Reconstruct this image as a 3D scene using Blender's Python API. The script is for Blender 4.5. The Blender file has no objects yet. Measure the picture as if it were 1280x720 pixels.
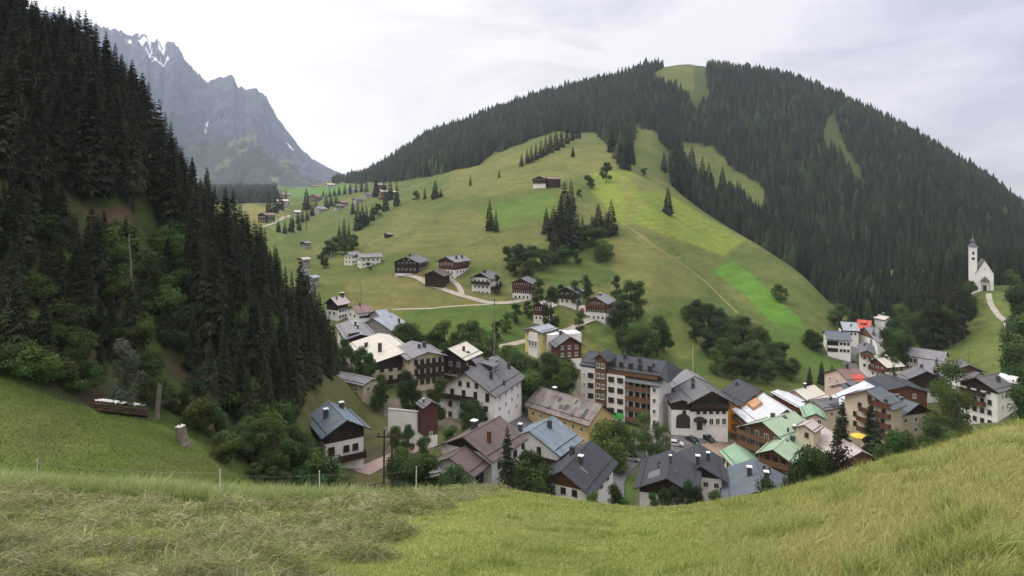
import bpy, math, random
import numpy as np
from mathutils import Vector
R = math.radians
random.seed(7); rng = np.random.default_rng(11)
sc = bpy.context.scene
C = sc.collection

# ------------------------------------------------------------------ camera, sky, sun, exposure
F, YH, CX = 760.0, 255.0, 640.0
cam_d = bpy.data.cameras.new('camera'); cam = bpy.data.objects.new('camera', cam_d); C.objects.link(cam)
cam_d.sensor_width = 36.0; cam_d.lens = 36.0*F/1280.0; cam_d.shift_y = -(360.0-YH)/1280.0
cam_d.clip_start = 0.1; cam_d.clip_end = 60000
cam.rotation_euler = (R(90), 0, 0); cam.location = (0, 0, 0)
sc.camera = cam

SUN_EL, SUN_AZ = 52.0, -68.0                 # azimuth measured from the view direction, minus = left
world = bpy.data.worlds.new('World'); sc.world = world; world.use_nodes = True
wn, wl = world.node_tree.nodes, world.node_tree.links
wn.clear()
def WN(t, **kw):
    n = wn.new(t)
    for k, v in kw.items(): setattr(n, k, v)
    return n
w_out = WN('ShaderNodeOutputWorld'); w_bg = WN('ShaderNodeBackground'); w_bg.inputs['Strength'].default_value = 0.1
w_sky = WN('ShaderNodeTexSky', sky_type='NISHITA', sun_disc=False, sun_elevation=R(SUN_EL), sun_rotation=R(SUN_AZ))
w_tc = WN('ShaderNodeTexCoord'); w_sep = WN('ShaderNodeSeparateXYZ'); wl.new(w_tc.outputs['Generated'], w_sep.inputs[0])
w_map = WN('ShaderNodeMapping'); w_map.inputs['Scale'].default_value = (1.0, 1.0, 3.2); w_map.inputs['Location'].default_value = (0.35, 0.1, 0.6)
wl.new(w_tc.outputs['Generated'], w_map.inputs['Vector'])
w_no = WN('ShaderNodeTexNoise'); w_no.inputs['Scale'].default_value = 2.3; w_no.inputs['Detail'].default_value = 7; w_no.inputs['Roughness'].default_value = 0.55
w_no.inputs['Distortion'].default_value = 0.6
wl.new(w_map.outputs[0], w_no.inputs['Vector'])
w_cr = WN('ShaderNodeValToRGB')
e = w_cr.color_ramp.elements
e[0].position = 0.40; e[0].color = (0.44, 0.41, 0.455, 1); e[1].position = 0.61; e[1].color = (0.90, 0.835, 0.835, 1)
wl.new(w_no.outputs['Fac'], w_cr.inputs[0])
# brighter, warmer veil of cloud towards the sun (left), greyer to the right
w_lr = WN('ShaderNodeMapRange'); w_lr.inputs['From Min'].default_value = -0.56; w_lr.inputs['From Max'].default_value = 0.30
w_lr.inputs['To Min'].default_value = 1.0; w_lr.inputs['To Max'].default_value = 0.0; w_lr.interpolation_type = 'SMOOTHSTEP'
wl.new(w_sep.outputs['X'], w_lr.inputs['Value'])
w_mx = WN('ShaderNodeMixRGB'); w_mx.inputs[2].default_value = (1.28, 1.20, 1.13, 1)
w_lf = WN('ShaderNodeMath', operation='MULTIPLY'); w_lf.inputs[1].default_value = 0.88; wl.new(w_lr.outputs[0], w_lf.inputs[0])
wl.new(w_lf.outputs[0], w_mx.inputs[0]); wl.new(w_cr.outputs[0], w_mx.inputs[1])
# overcast luminance rises from horizon to zenith (1 + 2 sin h)
w_ze = WN('ShaderNodeMapRange'); w_ze.inputs['From Min'].default_value = 0.30; w_ze.inputs['From Max'].default_value = 1.0
w_ze.inputs['To Min'].default_value = 12.2; w_ze.inputs['To Max'].default_value = 31.0
wl.new(w_sep.outputs['Z'], w_ze.inputs['Value'])
w_mul = WN('ShaderNodeVectorMath', operation='SCALE'); wl.new(w_mx.outputs[0], w_mul.inputs[0]); wl.new(w_ze.outputs[0], w_mul.inputs['Scale'])
w_fin = WN('ShaderNodeMixRGB'); w_fin.inputs[0].default_value = 0.93
wl.new(w_sky.outputs[0], w_fin.inputs[1]); wl.new(w_mul.outputs[0], w_fin.inputs[2])
wl.new(w_fin.outputs[0], w_bg.inputs['Color']); wl.new(w_bg.outputs[0], w_out.inputs['Surface'])

sun_d = bpy.data.lights.new('sun', 'SUN'); sun_d.energy = 1.5; sun_d.angle = R(14); sun_d.color = (1.0, 0.95, 0.86)
sun = bpy.data.objects.new('sun', sun_d); C.objects.link(sun)
sd = Vector((math.sin(R(SUN_AZ))*math.cos(R(SUN_EL)), math.cos(R(SUN_AZ))*math.cos(R(SUN_EL)), math.sin(R(SUN_EL))))
sun.rotation_euler = sd.to_track_quat('Z', 'Y').to_euler()
sc.view_settings.view_transform = 'Standard'; sc.view_settings.look = 'None'
sc.view_settings.exposure = 0.0; sc.view_settings.gamma = 1.0; sc.view_settings.use_curve_mapping = False
sc.cycles.max_bounces = 6; sc.cycles.diffuse_bounces = 3; sc.cycles.glossy_bounces = 2; sc.cycles.transmission_bounces = 2
sc.cycles.volume_bounces = 1; sc.cycles.transparent_max_bounces = 4
sc.cycles.use_denoising = True
try: sc.cycles.denoiser = 'OPENIMAGEDENOISE'
except Exception: pass

# ------------------------------------------------------------------ materials
def new_mat(name):
    m = bpy.data.materials.new(name); m.use_nodes = True
    n, l = m.node_tree.nodes, m.node_tree.links
    return m, n, l, n['Principled BSDF']
def mix(n, l, a, b, fac, mode='MIX'):
    x = n.new('ShaderNodeMixRGB'); x.blend_type = mode
    for i, v in ((0, fac), (1, a), (2, b)):
        if hasattr(v, 'links'): l.new(v, x.inputs[i])
        elif isinstance(v, (int, float)): x.inputs[i].default_value = v if i == 0 else (v, v, v, 1)
        else: x.inputs[i].default_value = (*v, 1)
    return x.outputs[0]
def noise(n, l, vec, scale, detail=4, rough=0.6, lo=0.35, hi=0.65):
    t = n.new('ShaderNodeTexNoise'); t.inputs['Scale'].default_value = scale; t.inputs['Detail'].default_value = detail; t.inputs['Roughness'].default_value = rough
    l.new(vec, t.inputs['Vector'])
    r = n.new('ShaderNodeMapRange'); r.inputs['From Min'].default_value = lo; r.inputs['From Max'].default_value = hi
    l.new(t.outputs['Fac'], r.inputs['Value']); return r.outputs[0]
def mapped(n, l, out, scale):
    m = n.new('ShaderNodeMapping'); m.inputs['Scale'].default_value = scale; l.new(out, m.inputs['Vector']); return m.outputs[0]
def plain(name, col, rough=0.7, var=0.25, scale=1.2, spec=0.3, metal=0.0, stretch=(1, 1, 1), dirt=None, bands=None, bump=0.0):
    """weathered surface: base colour, blotchy variation, optional dirt colour and seam/board bands"""
    m, n, l, b = new_mat(name)
    tc = n.new('ShaderNodeTexCoord'); ob = mapped(n, l, tc.outputs['Object'], stretch)
    f1 = noise(n, l, ob, scale, 5, 0.65, 0.3, 0.7)
    lo = tuple(c*(1-var) for c in col); hi = tuple(min(1, c*(1+var)) for c in col)
    c = mix(n, l, lo, hi, f1)
    if dirt:
        f2 = noise(n, l, tc.outputs['Object'], dirt[1], 4, 0.6, 0.52, 0.72)
        mm = n.new('ShaderNodeMath'); mm.operation = 'MULTIPLY'; mm.inputs[1].default_value = dirt[2]; l.new(f2, mm.inputs[0])
        c = mix(n, l, c, dirt[0], mm.outputs[0])
    if bands:                     # (axis, spacing, darkness)
        ax, sp, dk = bands
        wv = n.new('ShaderNodeTexWave'); wv.wave_type = 'BANDS'; wv.bands_direction = ax; wv.wave_profile = 'SIN'
        wv.inputs['Scale'].default_value = 0.314/sp; wv.inputs['Distortion'].default_value = 0.15
        l.new(tc.outputs['Object'], wv.inputs['Vector'])
        rr = n.new('ShaderNodeMapRange'); rr.inputs['From Min'].default_value = 0.80; rr.inputs['From Max'].default_value = 1.0
        rr.inputs['To Min'].default_value = 0; rr.inputs['To Max'].default_value = dk; l.new(wv.outputs['Fac'], rr.inputs['Value'])
        c = mix(n, l, c, tuple(x*0.35 for x in col), rr.outputs[0])
    oi = n.new('ShaderNodeObjectInfo')
    l.new(c, b.inputs['Base Color']); b.inputs['Roughness'].default_value = rough; b.inputs['Metallic'].default_value = metal
    b.inputs['Specular IOR Level'].default_value = spec
    if bump:
        bm = n.new('ShaderNodeBump'); bm.inputs['Strength'].default_value = bump; bm.inputs['Distance'].default_value = 0.05
        l.new(f1, bm.inputs['Height']); l.new(bm.outputs[0], b.inputs['Normal'])
    return m
M = {}
def roofm(k, col, sp=0.6, dk=0.6, var=0.24, rough=0.6, dirt=None, spec=0.3): M['roof_'+k] = plain('roof_'+k, col, rough, var, 0.45, spec, 0, (.35, 1.6, 1), dirt or (tuple(c*.5+.03 for c in col), 0.55, 0.5), ('Y', sp, dk))
roofm('charcoal', (0.040, 0.045, 0.055)); roofm('slate', (0.135, 0.137, 0.147)); roofm('grey', (0.21, 0.21, 0.225)); roofm('bluegrey', (0.105, 0.128, 0.152))
roofm('blue', (0.165, 0.215, 0.255)); roofm('paleblue', (0.31, 0.35, 0.385)); roofm('cream', (0.56, 0.53, 0.46), 1.2, 0.25, 0.1, 0.6, ((0.42, 0.38, 0.33), 0.5, 0.5))
roofm('silver', (0.54, 0.56, 0.60), 0.8, 0.25, 0.1); roofm('green', (0.30, 0.41, 0.285), 0.8, 0.3, 0.15, 0.6, ((0.35, 0.36, 0.24), 0.35, 0.5))
roofm('brightgreen', (0.235, 0.37, 0.25), 0.8, 0.3, 0.15); roofm('brown', (0.115, 0.088, 0.082), 0.5, 0.6); roofm('redbrown', (0.20, 0.125, 0.115), 0.5, 0.5)
roofm('red', (0.52, 0.09, 0.055), 0.4, 0.4); roofm('shingle', (0.205, 0.18, 0.165), 0.35, 0.45, 0.3, 0.85, ((0.07, 0.06, 0.065), 0.45, 0.85)); roofm('pinkish', (0.46, 0.40, 0.38), 0.8, 0.25, 0.12)
roofm('rust', (0.42, 0.24, 0.14), 0.8, 0.2, 0.3)
M['plaster'] = plain('white_plaster', (0.80, 0.79, 0.77), 0.85, 0.07, 0.4, 0.2, 0, (1, 1, 0.3), ((0.45, 0.42, 0.38), 0.7, 0.35))
M['cream_wall'] = plain('cream_plaster', (0.64, 0.56, 0.43), 0.85, 0.08, 0.4, 0.2, 0, (1, 1, 0.3), ((0.42, 0.37, 0.30), 0.7, 0.35))
M['yellow_wall'] = plain('yellow_plaster', (0.66, 0.47, 0.22), 0.85, 0.08, 0.4, 0.2, 0, (1, 1, 0.3), ((0.45, 0.36, 0.24), 0.7, 0.4))
M['lemon_wall'] = plain('lemon_plaster', (0.70, 0.60, 0.24), 0.85, 0.06, 0.4, 0.2)
M['pink_wall'] = plain('pink_plaster', (0.62, 0.47, 0.43), 0.85, 0.08, 0.4, 0.2)
M['orange_wall'] = plain('orange_plaster', (0.72, 0.33, 0.05), 0.85, 0.06, 0.4, 0.2)
M['cutlog'] = plain('cut_log', (0.11, 0.075, 0.05), 0.85, 0.4, 2.5, 0.15)
M['timber'] = plain('dark_timber', (0.042, 0.026, 0.020), 0.8, 0.4, 1.5, 0.2, 0, (4, 4, 0.6), None, ('Z', 0.22, 0.6))
M['redtimber'] = plain('reddish_timber', (0.125, 0.050, 0.032), 0.8, 0.35, 1.5, 0.2, 0, (4, 4, 0.6), None, ('Z', 0.22, 0.6))
M['orangetimber'] = plain('honey_timber', (0.165, 0.088, 0.048), 0.75, 0.3, 1.5, 0.25, 0, (4, 4, 0.6), None, ('Z', 0.22, 0.5))
M['maroon'] = plain('maroon_boards', (0.10, 0.040, 0.034), 0.8, 0.2, 1.5, 0.2, 0, (4, 4, 0.6))
M['stone'] = plain('rubble_stone', (0.22, 0.20, 0.18), 0.9, 0.45, 2.2, 0.2, bump=0.6)
M['concrete'] = plain('concrete', (0.36, 0.34, 0.32), 0.9, 0.2, 0.7, 0.2)
M['frame_white'] = plain('white_window_frame', (0.70, 0.69, 0.66), 0.5, 0.05)
M['frame_brown'] = plain('brown_window_frame', (0.075, 0.042, 0.026), 0.6, 0.2)
M['fascia'] = plain('dark_fascia_board', (0.045, 0.032, 0.028), 0.7, 0.3)
M['capw'] = plain('white_chimney_cap', (0.78, 0.78, 0.78), 0.6, 0.05)
M['chim'] = plain('dark_chimney', (0.06, 0.058, 0.06), 0.7, 0.2)
M['metal'] = plain('grey_metal', (0.25, 0.25, 0.26), 0.45, 0.15, 2, 0.5, 0.5)
M['bark'] = plain('bark', (0.085, 0.062, 0.048), 0.9, 0.4, 3, 0.15, 0, (3, 3, 0.6), bump=0.5)
M['palewood'] = plain('bleached_wood', (0.19, 0.165, 0.135), 0.85, 0.3, 2, 0.2, 0, (3, 3, 0.5))
M['post'] = plain('pale_post', (0.52, 0.50, 0.46), 0.7, 0.15)
m_, n_, l_, b_ = new_mat('window_glass'); b_.inputs['Base Color'].default_value = (0.022, 0.026, 0.032, 1); b_.inputs['Roughness'].default_value = 0.12; M['glass'] = m_
m_, n_, l_, b_ = new_mat('car_glass'); b_.inputs['Base Color'].default_value = (0.02, 0.022, 0.026, 1); b_.inputs['Roughness'].default_value = 0.08; M['carglass'] = m_
for k, c in (('carblack', (0.012, 0.012, 0.014)), ('carsilver', (0.55, 0.56, 0.58))):
    m_, n_, l_, b_ = new_mat('paint_'+k[3:]); b_.inputs['Base Color'].default_value = (*c, 1); b_.inputs['Roughness'].default_value = 0.3; b_.inputs['Coat Weight'].default_value = 0.5; M[k] = m_
M['rubber'] = plain('rubber', (0.02, 0.02, 0.02), 0.85, 0.1)
M['gravel'] = plain('pale_gravel', (0.36, 0.33, 0.28), 0.95, 0.25, 0.8, 0.15, 0, (1, 1, 1), ((0.16, 0.19, 0.08), 0.5, 0.5))
M['dirt'] = plain('trodden_earth', (0.22, 0.20, 0.10), 0.95, 0.3, 0.5, 0.1)
M['asphalt'] = plain('asphalt', (0.13, 0.13, 0.135), 0.9, 0.25, 0.5, 0.2, 0, (1, 1, 1), ((0.2, 0.19, 0.18), 0.3, 0.6))
M['paving'] = plain('pink_paving', (0.36, 0.27, 0.235), 0.85, 0.15, 0.8, 0.2)
M['awning'] = plain('yellow_cloth', (0.75, 0.45, 0.06), 0.8, 0.08)
M['green_cloth'] = plain('green_banner', (0.10, 0.50, 0.12), 0.7, 0.1)
M['red_paint'] = plain('red_panel', (0.50, 0.035, 0.05), 0.6, 0.1)

def foliage(name, col, var=0.35, transl=0.25):
    m, n, l, b = new_mat(name)
    at = n.new('ShaderNodeAttribute'); at.attribute_name = 'Col'
    oi = n.new('ShaderNodeObjectInfo'); tc = n.new('ShaderNodeTexCoord')
    r = n.new('ShaderNodeMapRange'); r.inputs['To Min'].default_value = 1-var; r.inputs['To Max'].default_value = 1+var; l.new(oi.outputs['Random'], r.inputs['Value'])
    c = mix(n, l, col, at.outputs['Color'], 1.0, 'MULTIPLY')
    hv = n.new('ShaderNodeHueSaturation'); l.new(c, hv.inputs['Color']); l.new(r.outputs[0], hv.inputs['Value'])
    r2 = n.new('ShaderNodeMapRange'); r2.inputs['To Min'].default_value = 0.475; r2.inputs['To Max'].default_value = 0.525
    f = n.new('ShaderNodeMath'); f.operation = 'FRACT'; k = n.new('ShaderNodeMath'); k.operation = 'MULTIPLY'; k.inputs[1].default_value = 17.3
    l.new(oi.outputs['Random'], k.inputs[0]); l.new(k.outputs[0], f.inputs[0]); l.new(f.outputs[0], r2.inputs['Value']); l.new(r2.outputs[0], hv.inputs['Hue'])
    l.new(hv.outputs[0], b.inputs['Base Color']); b.inputs['Roughness'].default_value = 0.75; b.inputs['Specular IOR Level'].default_value = 0.15
    if transl:
        tr = n.new('ShaderNodeBsdfTranslucent'); l.new(hv.outputs[0], tr.inputs['Color']); ms = n.new('ShaderNodeMixShader'); ms.inputs[0].default_value = transl
        l.new(b.outputs[0], ms.inputs[1]); l.new(tr.outputs[0], ms.inputs[2]); l.new(ms.outputs[0], n['Material Output'].inputs['Surface'])
    return m
M['spruce'] = foliage('spruce_needles', (0.036, 0.047, 0.022), 0.4, 0.15)
M['farspruce'] = foliage('far_spruce_needles', (0.016, 0.027, 0.012), 0.0, 0.08)
M['leaf'] = foliage('broad_leaves', (0.086, 0.138, 0.038), 0.4, 0.3)
M['leafdark'] = foliage('dark_broad_leaves', (0.058, 0.098, 0.032), 0.4, 0.3)
M['leafpurple'] = foliage('copper_leaves', (0.045, 0.032, 0.036), 0.1, 0.2)
M['silverleaf'] = foliage('silvery_leaves', (0.10, 0.135, 0.095), 0.1, 0.3)
M['grass'] = foliage('meadow_grass', (1, 1, 1), 0.0, 0.3)

def ground_mat():
    m, n, l, b = new_mat('ground_cover')
    at = n.new('ShaderNodeAttribute'); at.attribute_name = 'Col'
    tc = n.new('ShaderNodeTexCoord'); o = tc.outputs['Object']
    c = at.outputs['Color']
    f = noise(n, l, o, 0.035, 5, 0.6, 0.3, 0.7); c = mix(n, l, mix(n, l, c, (0.86, 0.92, 0.86), 1.0, 'MULTIPLY'), mix(n, l, c, (1.16, 1.08, 1.02), 1.0, 'MULTIPLY'), f)
    f = noise(n, l, o, 0.35, 6, 0.7, 0.3, 0.7); c = mix(n, l, mix(n, l, c, 0.78, 1.0, 'MULTIPLY'), mix(n, l, c, (1.22, 1.2, 1.12), 1.0, 'MULTIPLY'), f)
    f = noise(n, l, o, 4.0, 5, 0.75, 0.3, 0.7); c = mix(n, l, mix(n, l, c, 0.75, 1.0, 'MULTIPLY'), mix(n, l, c, 1.25, 1.0, 'MULTIPLY'), f)
    l.new(c, b.inputs['Base Color']); b.inputs['Roughness'].default_value = 0.95; b.inputs['Specular IOR Level'].default_value = 0.1
    bm = n.new('ShaderNodeBump'); bm.inputs['Strength'].default_value = 0.5; bm.inputs['Distance'].default_value = 0.4
    t = noise(n, l, o, 1.3, 6, 0.7, 0.2, 0.8); l.new(t, bm.inputs['Height']); l.new(bm.outputs[0], b.inputs['Normal'])
    return m
M['ground'] = ground_mat()

# ------------------------------------------------------------------ mesh helpers
def tag(o, label=None, cat=None, group=None, kind=None):
    if label: o['label'] = label
    if cat: o['category'] = cat
    if group: o['group'] = group
    if kind: o['kind'] = kind
    return o
def link(name, me, parent=None):
    o = bpy.data.objects.new(name, me); C.objects.link(o)
    if parent: o.parent = parent
    return o
def empty(name, loc=(0, 0, 0)):
    o = bpy.data.objects.new(name, None); C.objects.link(o); o.location = loc; o.empty_display_size = 0.5; return o
def mesh_np(name, V, faces, mats, cols=None, midx=None, smooth=False):
    """V (n,3); faces (m,k) int array with k 3 or 4"""
    V = np.asarray(V, np.float32); faces = np.asarray(faces, np.int32); m, k = faces.shape
    me = bpy.data.meshes.new(name)
    me.vertices.add(len(V)); me.vertices.foreach_set('co', V.ravel())
    me.loops.add(m*k); me.loops.foreach_set('vertex_index', faces.ravel())
    me.polygons.add(m); me.polygons.foreach_set('loop_start', np.arange(0, m*k, k, dtype=np.int32))
    if midx is not None: me.polygons.foreach_set('material_index', np.asarray(midx, np.int32))
    if smooth: me.polygons.foreach_set('use_smooth', np.ones(m, bool))
    for q in (mats if isinstance(mats, (list, tuple)) else [mats]): me.materials.append(q)
    me.update(calc_edges=True)
    if cols is not None:
        a = me.color_attributes.new('Col', 'FLOAT_COLOR', 'POINT')
        c4 = np.ones((len(V), 4), np.float32); c4[:, :3] = cols; a.data.foreach_set('color', c4.ravel())
    return me
class MB:
    def __init__(s): s.v = []; s.f = []; s.m = []
    def add(s, vs, fs, m=0):
        o = len(s.v); s.v += [tuple(v) for v in vs]; s.f += [tuple(i+o for i in f) for f in fs]; s.m += [m]*len(fs); return s
    def box(s, x0, x1, y0, y1, z0, z1, m=0):
        v = [(x0, y0, z0), (x1, y0, z0), (x1, y1, z0), (x0, y1, z0), (x0, y0, z1), (x1, y0, z1), (x1, y1, z1), (x0, y1, z1)]
        return s.add(v, [(0, 3, 2, 1), (4, 5, 6, 7), (0, 1, 5, 4), (1, 2, 6, 5), (2, 3, 7, 6), (3, 0, 4, 7)], m)
    def prism_y(s, poly, y0, y1, m=0):
        """poly of (x,z) counter-clockwise seen from -y"""
        n = len(poly); v = [(x, y0, z) for x, z in poly]+[(x, y1, z) for x, z in poly]
        return s.add(v, [tuple(range(n)), tuple(range(2*n-1, n-1, -1))]+[(i, i+n, (i+1) % n+n, (i+1) % n) for i in range(n)], m)
    def prism_z(s, poly, z0, z1, m=0):
        n = len(poly); v = [(x, y, z0) for x, y in poly]+[(x, y, z1) for x, y in poly]
        return s.add(v, [tuple(range(n-1, -1, -1)), tuple(range(n, 2*n))]+[(i, (i+1) % n, (i+1) % n+n, i+n) for i in range(n)], m)
    def lathe(s, prof, cx=0, cy=0, n=12, m=0, ph=0):
        """prof list of (r,z)"""
        v = []; f = []
        for r, z in prof: v += [(cx+r*math.cos(ph+2*math.pi*k/n), cy+r*math.sin(ph+2*math.pi*k/n), z) for k in range(n)]
        for j in range(len(prof)-1):
            for k in range(n): f.append((j*n+k, j*n+(k+1) % n, (j+1)*n+(k+1) % n, (j+1)*n+k))
        f.append(tuple(range(n-1, -1, -1))); f.append(tuple((len(prof)-1)*n+k for k in range(n)))
        return s.add(v, f, m)
    def tube(s, pts, rad, n=6, m=0):
        rs = rad if isinstance(rad, (list, tuple)) else [rad]*len(pts)
        P = [Vector(p) for p in pts]; v = []; f = []
        for i, p in enumerate(P):
            d = (P[min(i+1, len(P)-1)]-P[max(i-1, 0)]).normalized(); a = d.cross(Vector((0.31, 0.17, 0.93)) if abs(d.z) < 0.85 else Vector((1, 0, 0))).normalized(); b = d.cross(a)
            v += [p+(a*math.cos(2*math.pi*k/n)+b*math.sin(2*math.pi*k/n))*rs[i] for k in range(n)]
        for j in range(len(P)-1):
            for k in range(n): f.append((j*n+k, j*n+(k+1) % n, (j+1)*n+(k+1) % n, (j+1)*n+k))
        f.append(tuple(range(n-1, -1, -1))); f.append(tuple((len(P)-1)*n+k for k in range(n)))
        return s.add(v, f, m)
    def mesh(s, name, mats, smooth=False):
        me = bpy.data.meshes.new(name); me.from_pydata(s.v, [], s.f)
        for q in (mats if isinstance(mats, (list, tuple)) else [mats]): me.materials.append(q)
        me.polygons.foreach_set('material_index', s.m)
        if smooth: me.polygons.foreach_set('use_smooth', [True]*len(s.f))
        me.update(); return me
    def obj(s, name, mats, parent=None, smooth=False): return link(name, s.mesh(name, mats, smooth), parent)

# ------------------------------------------------------------------ terrain
def vnoise(x, y, seed=0):
    xi = np.floor(x).astype(np.int64); yi = np.floor(y).astype(np.int64); fx = x-xi; fy = y-yi
    fx = fx*fx*(3-2*fx); fy = fy*fy*(3-2*fy)
    def h(a, b):
        n = (a*374761393+b*668265263+seed*1442695041) & 0x7fffffff; n = ((n ^ (n >> 13))*1274126177) & 0x7fffffff; n = n ^ (n >> 16)
        return (n & 0xffff)/65535.0
    return (h(xi, yi)*(1-fx)+h(xi+1, yi)*fx)*(1-fy)+(h(xi, yi+1)*(1-fx)+h(xi+1, yi+1)*fx)*fy
def fbm(x, y, seed=0, oct=4, gain=0.5):
    s = 0; a = 1; t = 0
    for i in range(oct): s = s+a*vnoise(x*2**i+i*17.3, y*2**i-i*9.1, seed+i); t += a; a *= gain
    return s/t-0.5
def pchip(xk, yk, x):
    """monotone cubic; xk,yk 1-D"""
    xk = np.asarray(xk, float); yk = np.asarray(yk, float); h = np.diff(xk); d = np.diff(yk)/h; m = np.zeros(len(xk))
    for i in range(1, len(xk)-1):
        if d[i-1]*d[i] > 0:
            w1 = 2*h[i]+h[i-1]; w2 = h[i]+2*h[i-1]; m[i] = (w1+w2)/(w1/d[i-1]+w2/d[i])
    m[0] = d[0]; m[-1] = d[-1]
    x = np.clip(x, xk[0], xk[-1]); i = np.clip(np.searchsorted(xk, x)-1, 0, len(h)-1); t = (x-xk[i])/h[i]
    return (2*t**3-3*t**2+1)*yk[i]+(t**3-2*t**2+t)*h[i]*m[i]+(-2*t**3+3*t**2)*yk[i+1]+(t**3-t**2)*h[i]*m[i+1]
P_ = lambda Y, py: (Y, (YH-py)/F*Y)          # a height taken from where the photo shows that point at that distance
Z_ = lambda Y, z: (Y, z)
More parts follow.
